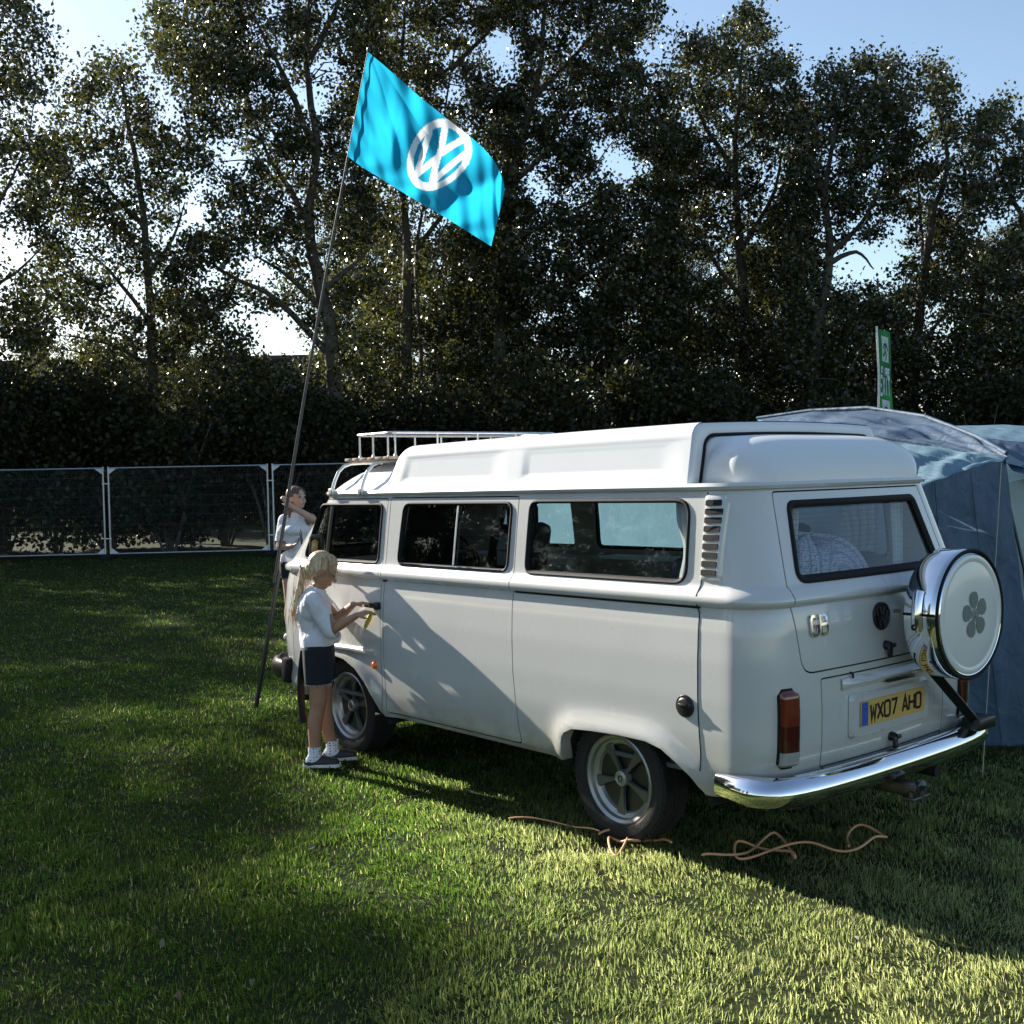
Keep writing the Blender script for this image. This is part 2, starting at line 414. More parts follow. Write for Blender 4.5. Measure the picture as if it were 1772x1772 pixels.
M_LEAF = leaf_mat('poplar_leaf', (.012, .018, .008), (.036, .046, .018), .34); M_LEAF2 = leaf_mat('shrub_leaf', (.008, .012, .006), (.022, .028, .012), .25, .5, .25)  # shrub leaf colour darkened to carry the deep shade under the trees
M_BARK = simple('grey_bark', (.10, .085, .065), .9, var=.35, scale=3, bump=.6, bscale=12)
TR = np.random.default_rng(21)
def leaves(P, size, mat, name):
    """one four-cornered leaf at every point"""
    n = len(P); d = TR.normal(size=(n, 3)); d[:, 2] -= .5; d /= np.linalg.norm(d, axis=1)[:, None]
    a = TR.normal(size=(n, 3)); s = np.cross(d, a); s /= np.linalg.norm(s, axis=1)[:, None]
    l = size * TR.uniform(.7, 1.3, n)[:, None]; w = l * .36
    nn = np.cross(d, s)
    V = np.stack([P - d * l * .5, P + s * w + nn * l * .08, P + d * l * .5, P - s * w + nn * l * .08], 1).reshape(-1, 3)
    return np_mesh(name, V, np.arange(n * 4).reshape(-1, 4), mat, {'rnd': np.repeat(TR.random(n), 4)})
def in_poly(px, py, poly):
    c = False; n = len(poly)
    for i in range(n):
        (x1, y1), (x2, y2) = poly[i - 1], poly[i]
        if (y1 > py) != (y2 > py) and px < (x2 - x1) * (py - y1) / (y2 - y1) + x1: c = not c
    return c
def seg_px(x, y, L):
    best = 1e9
    for (ax, ay), (bx, by) in zip(L, L[1:]):
        dx, dy = bx - ax, by - ay; t = max(0, min(1, ((x - ax) * dx + (y - ay) * dy) / (dx * dx + dy * dy + 1e-9))); best = min(best, math.hypot(x - ax - t * dx, y - ay - t * dy))
    return best
HOLES = [(1065, 275, 34), (1098, 290, 22), (868, 85, 34), (880, 140, 18), (395, 272, 26), (25, 425, 40), (455, 462, 24), (425, 545, 22), (478, 592, 44), (530, 600, 34), (1550, 408, 26), (1500, 455, 34), (1455, 470, 24), (1205, 468, 26),
         (1712, 402, 26), (930, 325, 22), (330, 375, 30), (640, 450, 24), (620, 545, 18), (1130, 90, 26), (1190, 200, 16), (770, 470, 18), (355, 490, 18), (300, 180, 22), (545, 175, 24), (560, 110, 18), (1590, 200, 16), (210, 500, 26), (120, 590, 28), (90, 640, 40), (330, 620, 26), (1225, 560, 12), (560, 420, 22), (1030, 200, 14), (1640, 260, 18)]
def tree(label, depth, outline, trunk, limbs, base_r, lpc=1.0, gap=1.0, size=.112, loc_group='trees beyond the fence', near=None, thick=2.3):
    base = pdepth(*trunk[0], depth); g0 = pplane(trunk[0][0], trunk[0][1], 2, 0) if False else base
    # stand the trunk on the ground at this distance
    root = Vector((base.x, base.y, 0)); T = thing('tree', label, 'tree', root, loc_group)
    ppm = FPX / depth
    def W(px, py, off=0.0): return pdepth(px, py, depth + off) - root
    b = MB(); skel = []
    def limb(pts, r0, r1, n=7):
        pts = [Vector(p) for p in pts]; m = len(pts)
        # smooth and roughen
        out = []
        for i in range(m - 1):
            for k in range(4):
                t = k / 4; p0 = pts[max(i - 1, 0)]; p1 = pts[i]; p2 = pts[i + 1]; p3 = pts[min(i + 2, m - 1)]
                q = .5 * ((2 * p1) + (p2 - p0) * t + (2 * p0 - 5 * p1 + 4 * p2 - p3) * t * t + (3 * p1 - p0 - 3 * p2 + p3) * t ** 3)
                out.append(q + Vector(TR.normal(0, r0 * .10, 3)) * (0 if i == 0 and k == 0 else 1))
        out.append(pts[-1]); L = len(out)
        rs = [r0 + (r1 - r0) * (i / (L - 1)) ** .8 for i in range(L)]
        b.tube(out, rs, n); skel.extend([(q, rr) for q, rr in zip(out, rs)]); return out, rs
    tp = [W(*p, TR.normal(0, .15)) for p in trunk]; tp[0] = Vector((tp[0].x, tp[0].y, -.1))
    b.tube([Vector((tp[0].x, tp[0].y, -.15)), Vector((tp[0].x, tp[0].y, .35))], [base_r * 1.6, base_r * 1.02], 9)
    limb(tp, base_r, base_r * .18, 8)
    for L in limbs:
        m = len(L); o = TR.uniform(-1.2, 1.2)
        limb([W(*p, o * i / (m - 1)) for i, p in enumerate(L)], base_r * .42, base_r * .08, 6)
    # clumps inside the outline
    xs = [p[0] for p in outline]; ys = [p[1] for p in outline]; C = []
    x0, x1, y0, y1 = min(xs), max(xs), min(ys), max(ys)
    step = 20 * gap * 32 / depth; tries = int((x1 - x0) * (y1 - y0) / step ** 2 * 2.2)
    for _ in range(tries):
        px, py = TR.uniform(x0, x1), TR.uniform(y0, y1)
        if not in_poly(px, py, outline): continue
        if any((px - hx) ** 2 + (py - hy) ** 2 < (hr + 6) ** 2 for hx, hy, hr in HOLES): continue
        off = TR.uniform(-1, 1) * thick
        if off < .2 and any(seg_px(px, py, L) < 13 for L in [trunk[1:]] + limbs): continue
        C.append(W(px, py, off))
    # thin branches from the skeleton to the clumps
    sk = np.array([[*q, rr] for q, rr in skel])
    order = sorted(range(len(C)), key=lambda i: min((Vector(s[:3]) - C[i]).length for s in sk[::4]))
    nodes = [tuple(s[:3]) for s in sk if s[2] > .6]; nodes = np.array(nodes if len(nodes) > 3 else [tuple(s[:3]) for s in sk])
    NP = np.array(nodes); added = []
    for i in order[:: 2]:
        c = np.array(C[i]); d = NP - c; d2 = (d ** 2).sum(1) + np.where(NP[:, 2] > c[2], 6 * np.abs(d[:, 2]), 0)
        j = int(d2.argmin()); p = Vector(NP[j]); q = C[i]; ln = (q - p).length
        if ln < .15: continue
        mid = p.lerp(q, .5) + Vector((0, 0, .10 * ln)) + Vector(TR.normal(0, .05 * ln, 3)); r0 = min(.05, .008 + .012 * ln)
        b.tube([p, mid, q], [r0, r0 * .7, .006], 4, caps=False); NP = np.vstack([NP, np.array(mid), np.array(q)])
    b.build('trunk', M_BARK, None, 60, recalc=False).parent = T
    C = np.array([tuple(c) for c in C]); k = int(max(8, 56 * lpc * gap))
    cnt = TR.poisson(k * TR.uniform(.35, 1.5, len(C)))
    idx = np.repeat(np.arange(len(C)), cnt); rad = TR.uniform(.18, .46, len(C)) * gap
    Pp = C[idx] + TR.normal(size=(len(idx), 3)) * (rad[idx] * .62)[:, None] * np.array([1, 1, .8])
    cr = link_mesh('crown', leaves(Pp, size, M_LEAF, 'crown'), None, T); cr['kind'] = 'stuff'
    T['n'] = len(Pp); del T['n']
    return T, len(Pp)
NL = 0; TREES = {}
def mk(key, *a, **k):
    global NL
    TREES[key], n = tree(*a, **k); NL += n
mk('A', 'slender sparse tree cut off by the left edge of the photo', 29, [(-190, -200), (10, -120), (60, 20), (95, 120), (60, 200), (105, 270), (70, 390), (60, 760), (-190, 760)], [(-55, 815), (-50, 500), (-30, 250), (0, 40)], [[(-45, 430), (10, 330), (50, 240)], [(-50, 520), (30, 470), (70, 430)]], .17, gap=1.2, lpc=1.0)
mk('B', 'narrow pointed tree with a straight dark trunk, left of the flag', 31, [(60, 260), (105, 190), (150, 125), (200, 92), (240, 130), (272, 180), (300, 245), (330, 340), (350, 480), (335, 760), (60, 760), (35, 500), (45, 350)], [(270, 815), (266, 680), (258, 520), (245, 350), (222, 210), (205, 120)], [[(262, 560), (190, 470), (130, 420)], [(255, 480), (300, 410), (320, 350)], [(266, 640), (200, 600), (120, 580)], [(248, 390), (180, 320), (140, 260)]], .19, gap=1.1, lpc=1.2)
mk('C', 'tall forked tree with crooked limbs standing right behind the flag pole', 30, [(240, 62), (268, 22), (320, -70), (520, -230), (650, -180), (660, 100), (640, 300), (655, 480), (610, 760), (380, 750), (335, 520), (325, 400), (355, 320), (300, 270), (330, 200), (285, 135)], [(592, 815), (578, 650), (556, 500), (534, 390), (546, 260), (530, 100), (545, -110)], [[(574, 620), (480, 520), (400, 478), (345, 440)], [(562, 540), (500, 480), (440, 440)], [(536, 395), (490, 310), (462, 265), (430, 170)], [(545, 260), (500, 150), (470, 90), (430, 10)], [(560, 500), (620, 450), (655, 410)], [(532, 110), (580, 20), (610, -70)]], .26, gap=1.05, lpc=1.2)
mk('D', 'twin-trunked tree behind the blue flag', 33, [(600, 780), (625, 400), (600, 200), (650, -110), (760, -220), (880, -170), (905, 100), (885, 300), (905, 780)], [(700, 815), (702, 560), (704, 420), (690, 220), (700, 20)], [[(735, 815), (727, 600), (722, 420), (760, 250), (790, 60)], [(703, 430), (650, 330), (625, 220)], [(722, 430), (800, 330), (860, 280)], [(780, 120), (840, 60), (870, 20)]], .22, lpc=1.35)
mk('E', 'tall dense tree just right of the blue flag', 32, [(868, 790), (858, 300), (850, 120), (880, -130), (1000, -200), (1110, -130), (1150, -20), (1165, 60), (1145, 160), (1185, 260), (1175, 790)], [(858, 815), (866, 600), (876, 400), (886, 300), (925, 160), (950, -60)], [[(884, 320), (935, 272), (962, 225), (1010, 150)], [(876, 420), (960, 380), (1040, 340)], [(925, 165), (1000, 90), (1060, 10)], [(870, 520), (1000, 480), (1100, 430)]], .25, lpc=1.6)
mk('F', 'dense tree whose feathery spire tops the gap in the treeline', 33, [(1130, 790), (1140, 300), (1158, 110), (1210, 60), (1248, 72), (1272, 22), (1300, 12), (1330, 42), (1318, 112), (1368, 100), (1386, 160), (1392, 300), (1372, 790)], [(1292, 815), (1287, 500), (1270, 300), (1285, 80)], [[(1287, 520), (1220, 430), (1180, 330)], [(1284, 430), (1340, 330), (1360, 200)], [(1272, 300), (1210, 200), (1190, 120)]], .22, lpc=1.6)
mk('G', 'round-topped tree with a leaning forked trunk left of the green banner', 31, [(1360, 790), (1368, 300), (1388, 172), (1420, 122), (1490, 95), (1542, 110), (1572, 142), (1562, 300), (1545, 380), (1505, 432), (1540, 520), (1520, 790)], [(1392, 815), (1414, 620), (1436, 440), (1430, 330), (1452, 180)], [[(1437, 440), (1490, 387), (1522, 325), (1540, 220)], [(1434, 455), (1482, 436), (1512, 466)], [(1430, 340), (1400, 270), (1395, 200)], [(1420, 580), (1480, 530), (1530, 510)]], .22, lpc=1.55)
mk('H', 'pale-barked tree with sunlit limbs above the green banner', 32, [(1500, 780), (1560, 520), (1545, 330), (1558, 160), (1602, 92), (1642, 130), (1662, 160), (1656, 240), (1692, 330), (1662, 480), (1682, 790)], [(1572, 815), (1584, 620), (1600, 475), (1614, 380), (1640, 270), (1610, 150)], [[(1600, 478), (1592, 360), (1580, 260)], [(1606, 440), (1650, 390), (1680, 350)], [(1590, 600), (1640, 540), (1670, 520)]], .19, lpc=1.4)
mk('I', 'bushy tree at the right edge of the photo', 31, [(1650, 790), (1662, 300), (1680, 212), (1720, 186), (1745, 168), (1762, 220), (1860, 180), (1960, 300), (1960, 790)], [(1812, 815), (1800, 560), (1780, 350), (1800, 220)], [[(1800, 520), (1730, 445), (1690, 420)], [(1795, 560), (1720, 500), (1680, 470)], [(1785, 400), (1730, 300), (1720, 230)]], .2, lpc=1.55)
# the row goes on to the left, out of the picture, between the sun and the lawn
def row_copy(src, label, x, y, h, rz):
    c = copy_tree(TREES[src]); c['label'] = label; c.location = (x, y, 0); c.rotation_euler = (0, 0, rz)
    hh = max(v.co.z for v in TREES[src].children[1].data.vertices[:: 40]) if False else SRC_H[src]
    s = h / hh; c.scale = (s, s, s); return c
SRC_H = {}
for k, t in TREES.items():
    cm = [c for c in t.children if c.name.startswith('crown')][0].data
    co = np.empty(len(cm.vertices) * 3, np.float32); cm.vertices.foreach_get('co', co); SRC_H[k] = float(co[2::3].max())

# shrubs filling the ground under the trees
def shrub(label, px, top, depth, rx, kleaf, squash=1.0):
    g = pdepth(px, 815, depth); root = Vector((g.x, g.y, 0)); T = thing('shrub', label, 'shrub', root, 'shrubs behind the wire fence')
    H = pdepth(px, top, depth).z; ppm = FPX / depth; r = rx / ppm
    b = MB()
    stems = [Vector((TR.normal(0, r * .5), TR.normal(0, r * .4), H * TR.uniform(.45, .85))) for _ in range(9)]
    for s in stems: b.tube([Vector((s.x * .12, s.y * .12, -.05)), Vector((s.x * .5, s.y * .5, s.z * .55)), s], [.035, .025, .008], 5, caps=False)
    b.build('stem', M_BARK, None, None, recalc=False).parent = T
    n = kleaf; K = 7
    lc = np.stack([TR.normal(0, r * .55, K), TR.normal(0, r * .5, K), H * TR.uniform(.18, .86, K)], 1); lr_ = r * TR.uniform(.45, .85, K)
    li = TR.integers(0, K, n); u = TR.normal(size=(n, 3)); u /= np.linalg.norm(u, axis=1)[:, None]
    P = lc[li] + u * (lr_[li] * TR.random(n) ** .5)[:, None] * np.array([1, 1, 1.15]) + TR.normal(size=(n, 3)) * .12
    P[:, 2] = np.where(P[:, 2] < .05, TR.random(n) * .6, P[:, 2])
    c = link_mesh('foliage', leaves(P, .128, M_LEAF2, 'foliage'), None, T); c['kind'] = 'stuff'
    return n
SH = [(-120, 660, 27, 130), (0, 690, 28, 95), (95, 655, 27.5, 90), (190, 700, 28.2, 85), (290, 665, 27, 90), (385, 690, 28.5, 80), (470, 660, 27, 80), (560, 690, 28, 80), (650, 700, 27.5, 90), (745, 650, 28.5, 90), (845, 690, 27.5, 100), (945, 650, 28.5, 110), (1040, 640, 27.5, 95), (1160, 715, 28.5, 100), (1270, 670, 27.5, 90), (1380, 730, 28.5, 90), (1490, 690, 27.5, 90), (1590, 730, 28.5, 90), (1690, 660, 27.5, 90), (1800, 710, 28, 110)]
ORD = 'first second third fourth fifth sixth seventh eighth ninth tenth eleventh twelfth thirteenth fourteenth fifteenth sixteenth seventeenth eighteenth nineteenth twentieth'.split()
for i, (px, top, dep, rx) in enumerate(SH):
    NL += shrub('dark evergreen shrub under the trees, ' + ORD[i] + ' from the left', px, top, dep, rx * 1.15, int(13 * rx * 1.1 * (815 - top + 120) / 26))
# a second, lower row behind, so the wood has depth
for k, (src, px, h, rz) in enumerate((('F', 655, 11.5, 1.0), ('G', 790, 10.5, 2.0), ('E', 930, 11.5, 3.1), ('H', 1060, 9.5, .5), ('D', 1180, 11.0, 4.0), ('F', 1320, 10.8, 5.1), ('I', 1460, 8.2, 1.3), ('G', 1590, 8.0, 2.6), ('E', 1730, 10.5, 4.4), ('B', 330, 7.6, 2.2), ('I', 170, 7.2, 3.5), ('H', 30, 7.6, .9))):
    g = pdepth(px, 815, 38.5 + (k % 3) * 1.4); row_copy(src, 'lower tree in the dark second row behind, ' + ('right of the flag, ' if px > 600 else 'left of the flag, ') + ORD[k if px > 600 else k - 9] + (' from the flag' if px > 600 else ' leftwards'), g.x, g.y, h, rz)

# the row runs on to the left of the frame, between the sun and the lawn (c: offset across the light)
for src, lab, c, X, h, rz in (
        ('C', 'tall tree outside the left edge, shading the near lawn', 5.2, 27.5, 17.0, 2.1), ('F', 'tree outside the left edge in line with the sun', 3.3, 28.0, 15.0, .7),
        ('H', 'small tree outside the left edge beside the sun line', .2, 28.5, 9.6, 2.6), ('G', 'low tree outside the left edge near the corner', -2.2, 27.0, 11.0, 3.9),
        ('B', 'pointed tree outside the left edge', -4.8, 27.8, 12.5, 5.0), ('E', 'broad tree outside the left edge further along the row', 11.0, 30.0, 17.0, 1.0),
        ('D', 'twin-trunked tree outside the left edge', 15.0, 33.0, 17.5, 2.9), ('I', 'bushy tree outside the left edge', 19.0, 36.0, 15.0, .4), ('C', 'forked tree outside the left edge at the far end', 24.0, 39.0, 18.0, 4.4), ('F', 'dense tree outside the left edge at the far end', 30.0, 42.0, 16.0, 5.2),
        ('E', 'added second-row shade tree outside the left edge behind the tall one', 7.2, 33.0, 19.0, 3.3), ('G', 'added second-row shade tree outside the left edge behind the sun line', 3.2, 33.5, 17.6, 1.9), ('I', 'added second-row shade tree outside the left edge, low', -.6, 33.5, 11.6, 4.1),  # unseen second row, added to thicken the shade on the lawn
        ('H', 'added slim shade tree outside the left edge between two taller ones', 1.6, 28.6, 12.0, .4), ('F', 'broad tree beyond the left edge, seen only in the van windows', 27.6, 33.0, 17.0, 1.4), ('D', 'twin tree beyond the left edge, seen only in the van windows', 32.0, 29.0, 18.0, .2), ('G', 'round tree beyond the left edge, seen only in the van windows', 36.5, 24.0, 17.0, 3.0), ('E', 'dense tree beyond the left edge, seen only in the van windows', 41.5, 18.0, 18.0, 5.0),  # slim unseen tree added to fill a gap in the lawn shade
        ('F', 'added second-row shade tree outside the left edge near the corner', -3.6, 33.0, 13.0, 2.2)):
    row_copy(src, lab, X, c + .150 * X, h, rz)
SHRUBS = [o for o in COL.objects if o.name.startswith('shrub')]
for k in range(9):
    s = copy_tree(SHRUBS[10 + k % 4]); s['label'] = 'dense shrub outside the left edge of the photo, ' + ORD[k] + ' along the row'; s.rotation_euler = (0, 0, k * 1.7)
    s.location = Vector((26.6, 2.2, 0)) + Vector((.59, .81, 0)) * (3.6 * k); s.scale = (1.25, 1.25, .85 + .1 * (k % 3))  # unseen shrubs, here for their shade and window reflections

# house with a tiled roof behind the trees
hp = pdepth(460, 615, 46); hx = Vector((hp.x, hp.y, 0))
H = thing('house', 'house with a dark tiled roof hidden behind the trees', 'house', hx)
ax = Vector((CR.x, CR.y, 0)).normalized(); ay = Vector((_f.x, _f.y, 0)).normalized()
def hl(u, v, z): return ax * u + ay * v + Vector((0, 0, z))
rz_ = hp.z; L0, L1 = -14.5, 2.6
M_TILE = simple('roof_tile', (.05, .038, .032), .85, var=.3, scale=6); M_BRICK = simple('dark_brick', (.16, .09, .065), .9, var=.3, scale=9)
b = MB(); b.box(((0, 0, 0)), (1, 1, 1)); b = MB()
b.add([hl(L0, -4 + .4, 0), hl(L1, -4 + .4, 0), hl(L1, 4, 0), hl(L0, 4, 0), hl(L0, -3.6, 3.0), hl(L1, -3.6, 3.0), hl(L1, 4, 3.0), hl(L0, 4, 3.0)], [(0, 1, 5, 4), (1, 2, 6, 5), (2, 3, 7, 6), (3, 0, 4, 7)])
b.build('wall', M_BRICK, None, None).parent = H
b = MB(); K = 18
for k in range(K):
    v0, v1 = -4.1 + 4.1 * k / K, -4.1 + 4.1 * (k + 1) / K; z0, z1 = 2.9 + (rz_ - 2.9) * k / K, 2.9 + (rz_ - 2.9) * (k + 1) / K
    b.add([hl(L0, v0, z0 + .03), hl(L1, v0, z0 + .03), hl(L1, v1, z1), hl(L0, v1, z1), hl(L0, v0, z0 - .03), hl(L1, v0, z0 - .03)], [(0, 1, 2, 3), (0, 4, 5, 1)])
b.add([hl(L0, 0, rz_), hl(L1, 0, rz_), hl(L1, 4.3, 2.8), hl(L0, 4.3, 2.8)], [(0, 1, 2, 3)]); b.add([hl(L1, -3.6, 3.0), hl(L1, 4, 3), hl(L1, 0, rz_ - .03)], [(0, 1, 2)])
rf = b.build('roof', M_TILE, None, None); rf.parent = H; rf['kind'] = 'stuff'
b = MB(); b.rbox(hl(-9, 0, rz_ + .3), (.7, .5, 1.2), .02); ch = b.build('chimney', M_BRICK, None, None); ch.parent = rf
# ================================================================== the camper van
# built level in its own frame (X forward, Y left, origin under the rear axle) and then given its nose-down rake
RAKE = 0.013
def rake(v): return Vector((v.x, v.y, v.z - RAKE * v.x))
VAN = thing('camper_van', 'white camper van with pop-up roof parked on the lawn, seen from its rear corner', 'van', (1.2, 0, 0))

W_TAB = [(0.30, .790), (0.335, .806), (0.37, .826), (0.45, .842), (0.60, .853), (0.75, .857), (0.92, .854), (1.06, .845), (1.125, .836), (1.147, .831),
         (1.153, .846), (1.162, .858), (1.176, .863), (1.192, .862), (1.208, .853), (1.222, .840), (1.236, .828), (1.26, .822), (1.45, .799), (1.60, .778), (1.68, .764)]
XR_TAB = [(0.30, -.86), (0.335, -.885), (0.40, -.905), (0.55, -.922), (0.70, -.926), (0.90, -.918), (1.06, -.905), (1.125, -.896), (1.147, -.890),
          (1.153, -.902), (1.165, -.912), (1.18, -.914), (1.20, -.905), (1.222, -.890), (1.236, -.876), (1.26, -.868), (1.45, -.810), (1.60, -.765), (1.68, -.742)]
XF_TAB = [(0.30, 3.26), (0.40, 3.34), (0.60, 3.39), (0.85, 3.40), (1.06, 3.385), (1.147, 3.36), (1.16, 3.375), (1.19, 3.37), (1.236, 3.30), (1.60, 2.86), (1.68, 2.79)]
RR_TAB = [(0.30, .20), (0.7, .21), (1.15, .19), (1.24, .17), (1.68, .20)]
RF_TAB = [(0.30, .50), (1.20, .50), (1.68, .36)]
ARCH_R = [(.335, .28), (.318, .37), (.305, .435), (.275, .485), (.21, .512), (.08, .522), (-.10, .529), (-.27, .527), (-.36, .508), (-.44, .465), (-.52, .41), (-.575, .355), (-.62, .28)]
ARCH_F = [(1.84, .28), (1.90, .365), (1.97, .455), (2.04, .53), (2.13, .60), (2.25, .645), (2.38, .658), (2.52, .652), (2.65, .61), (2.76, .53), (2.84, .42), (2.90, .28)]
def seg_dist(x, z, pts):
    best = 9
    for (ax, az), (bx, bz) in zip(pts, pts[1:]):
        dx, dz = bx - ax, bz - az
        t = max(0, min(1, ((x - ax) * dx + (z - az) * dz) / (dx * dx + dz * dz)))
        best = min(best, math.hypot(x - ax - t * dx, z - az - t * dz))
    return best
def flare(x, z):
    if z > 0.95: return 0.0
    d = min(seg_dist(x, z, ARCH_R), seg_dist(x, z, ARCH_F))
    return 0.034 * math.exp(-(d / 0.060) ** 2)
def side_y(x, z, off=0.0):
    w = lerp_tab(W_TAB, z) - off
    if x > 2.5: w -= 0.03 * ((x - 2.5) / 0.9) ** 2
    return w + (flare(x, z) if off == 0 else 0)
def rear_x(y, z, off=0.0):
    """x of the rear skin at this y and height"""
    w = lerp_tab(W_TAB, z) - off; rr = lerp_tab(RR_TAB, z) - off * .5; xr = lerp_tab(XR_TAB, z) + off
    yc = w - rr; a = abs(y)
    if a <= yc: return xr - 0.030 * (1 - (a / yc) ** 2)
    t = min(1.0, (a - yc) / rr)
    return xr + rr * (1 - math.sqrt(max(0, 1 - t * t)))
def section(z, off=0.0, ns=96, nc=14, nf=22, nr=40):
    w = lerp_tab(W_TAB, z) - off; xf = lerp_tab(XF_TAB, z) - off; xr = lerp_tab(XR_TAB, z) + off
    rf = lerp_tab(RF_TAB, z); rr = lerp_tab(RR_TAB, z) - off * .5
    half = []                                              # left half, from rear centre to front centre
    for k in range(nr // 2 + 1):
        y = (w - rr) * k / (nr // 2); half.append((xr - 0.030 * (1 - (y / (w - rr)) ** 2), y))
    for k in range(1, nc):
        a = k / nc * math.pi / 2; half.append((xr + rr - rr * math.cos(a), w - rr + rr * math.sin(a)))
    x0, x1 = xr + rr, xf - rf
    for k in range(ns + 1):
        x = x0 + (x1 - x0) * k / ns
        half.append((x, side_y(x, z, off)))
    wf = side_y(x1, z, off)
    for k in range(1, nc):
        a = k / nc * math.pi / 2; half.append((xf - rf + rf * math.sin(a), wf - rf + rf * math.cos(a)))
    for k in range(nf // 2 + 1):
        y = (wf - rf) * (1 - k / (nf // 2)); half.append((xf + 0.07 * (1 - (y / (wf - rf)) ** 2), y))
    return half + [(x, -y) for x, y in half[-2:0:-1]]
ZL = sorted(set([0.335, 0.35, 0.37, 0.40, 0.43] + [0.46 + 0.025 * k for k in range(22)] + [1.03, 1.06, 1.09, 1.11, 1.125, 1.138, 1.147, 1.153, 1.157, 1.162, 1.168, 1.176, 1.184, 1.192, 1.20, 1.208, 1.215, 1.222, 1.229, 1.236, 1.25, 1.27] + [1.30 + 0.04 * k for k in range(9)] + [1.655, 1.68]))
def van_shell():
    b = MB(); n = None
    outer = [section(z) for z in ZL]; inner = [section(z, 0.035) for z in (ZL[0], *ZL[4::6], ZL[-1])]
    zi = [ZL[0], *ZL[4::6], ZL[-1]]; n = len(outer[0])
    vs = [(x, y, z) for z, s in zip(ZL, outer) for x, y in s]
    fs = [(i * n + k, i * n + (k + 1) % n, (i + 1) * n + (k + 1) % n, (i + 1) * n + k) for i in range(len(ZL) - 1) for k in range(n)]
    o = len(vs)
    vs += [(x, y, z) for z, s in zip(zi, inner) for x, y in s]
    fs += [(o + i * n + k, o + (i + 1) * n + k, o + (i + 1) * n + (k + 1) % n, o + i * n + (k + 1) % n) for i in range(len(zi) - 1) for k in range(n)]
    t0, t1 = (len(ZL) - 1) * n, o + (len(zi) - 1) * n
    for k in range(n):
        j = (k + 1) % n
        fs.append((t0 + k, t0 + j, t1 + j, t1 + k)); fs.append((j, k, o + k, o + j))
    b.add(vs, fs)
    return b.mesh('shell', recalc=True)

# outlines, level frame
WIN_F = round_poly([(1.93, 1.243), (2.815, 1.243), (2.635, 1.598), (1.93, 1.598)], [.045, .05, .06, .045])
WIN_M = round_poly([(.735, 1.243), (1.735, 1.243), (1.715, 1.603), (.735, 1.603)], .055)
WIN_R = round_poly([(-.478, 1.243), (.60, 1.243), (.60, 1.612), (-.470, 1.612)], [.07, .055, .055, .085])
WIN_B = round_poly([(-.578, 1.245), (.578, 1.245), (.505, 1.592), (-.505, 1.592)], [.055, .055, .05, .05])
DOOR_F = round_poly([(1.885, .30), (2.93, .30), (2.93, 1.10), (2.93, 1.243), (2.745, 1.628), (1.885, 1.628)], [0, 0, 0, 0, .05, .02])
DOOR_S = round_poly([(.645, .362), (1.855, .362), (1.855, 1.632), (.690, 1.632), (.682, 1.14), (.672, .75)], [.03, .03, .02, .02, 0, 0])
GATE = round_poly([(-.605, .866), (.605, .866), (.628, 1.05), (.642, 1.15), (.645, 1.24), (.580, 1.634), (-.580, 1.634), (-.645, 1.24), (-.642, 1.15), (-.628, 1.05)], [.075, .075, 0, 0, 0, .02, .02, 0, 0, 0])
LID = round_poly([(-.492, .452), (.492, .452), (.492, .832), (-.492, .832)], .012)
WIND = round_poly([(-.62, 1.27), (.62, 1.27), (.56, 1.60), (-.56, 1.60)], .08)
def offset_poly(poly, d):
    n = len(poly); out = []
    ar = sum(poly[i][0] * poly[(i + 1) % n][1] - poly[(i + 1) % n][0] * poly[i][1] for i in range(n))
    sg = 1 if ar > 0 else -1
    for i in range(n):
        p = Vector(poly[i]); e0 = (p - Vector(poly[i - 1])); e1 = (Vector(poly[(i + 1) % n]) - p)
        if e0.length < 1e-7 or e1.length < 1e-7: e0 = e1 if e0.length < 1e-7 else e0; e1 = e0 if e1.length < 1e-7 else e1
        n0 = Vector((e0.y, -e0.x)).normalized() * sg; n1 = Vector((e1.y, -e1.x)).normalized() * sg
        nn = (n0 + n1); L = nn.length
        nn = nn / L if L > 1e-6 else n0
        out.append(tuple(p + nn * (d / max(0.4, nn.dot(n0)))))
    return out
def cutters(items):
    b = MB()
    for poly, axis, a, c in items: b.prism(poly, axis, a, c)
    return b.mesh('cut', recalc=True)
GAP = 0.0035
shell = van_shell()
both = lambda p: [(p, 1, .5, 1.1), (p, 1, -1.1, -.5)]
arch_r = ARCH_R + [(-.62, .2), (.335, .2)]; arch_f = ARCH_F + [(2.90, .2), (1.84, .2)]
openings = cutters(both(WIN_F) + both(WIN_M) + both(WIN_R) + [(WIN_B, 0, -1.1, -.6)] + both(arch_r) + both(arch_f) + [(WIND, 0, 2.5, 3.6)])
cutshell = boolean(shell, openings)
def panel(name, poly, axis, a, c):
    m = boolean(cutshell.copy(), cutters([(offset_poly(poly, -GAP), axis, a, c)]), 'INTERSECT')
    return m
doors = [('front_door', DOOR_F, 1, .5, 1.1), ('sliding_door', DOOR_S, 1, .5, 1.1), ('tailgate', GATE, 0, -1.2, -.62), ('engine_lid', LID, 0, -1.2, -.7)]
body = boolean(cutshell.copy(), cutters([(offset_poly(p, GAP), ax, a, c) for _, p, ax, a, c in doors]))
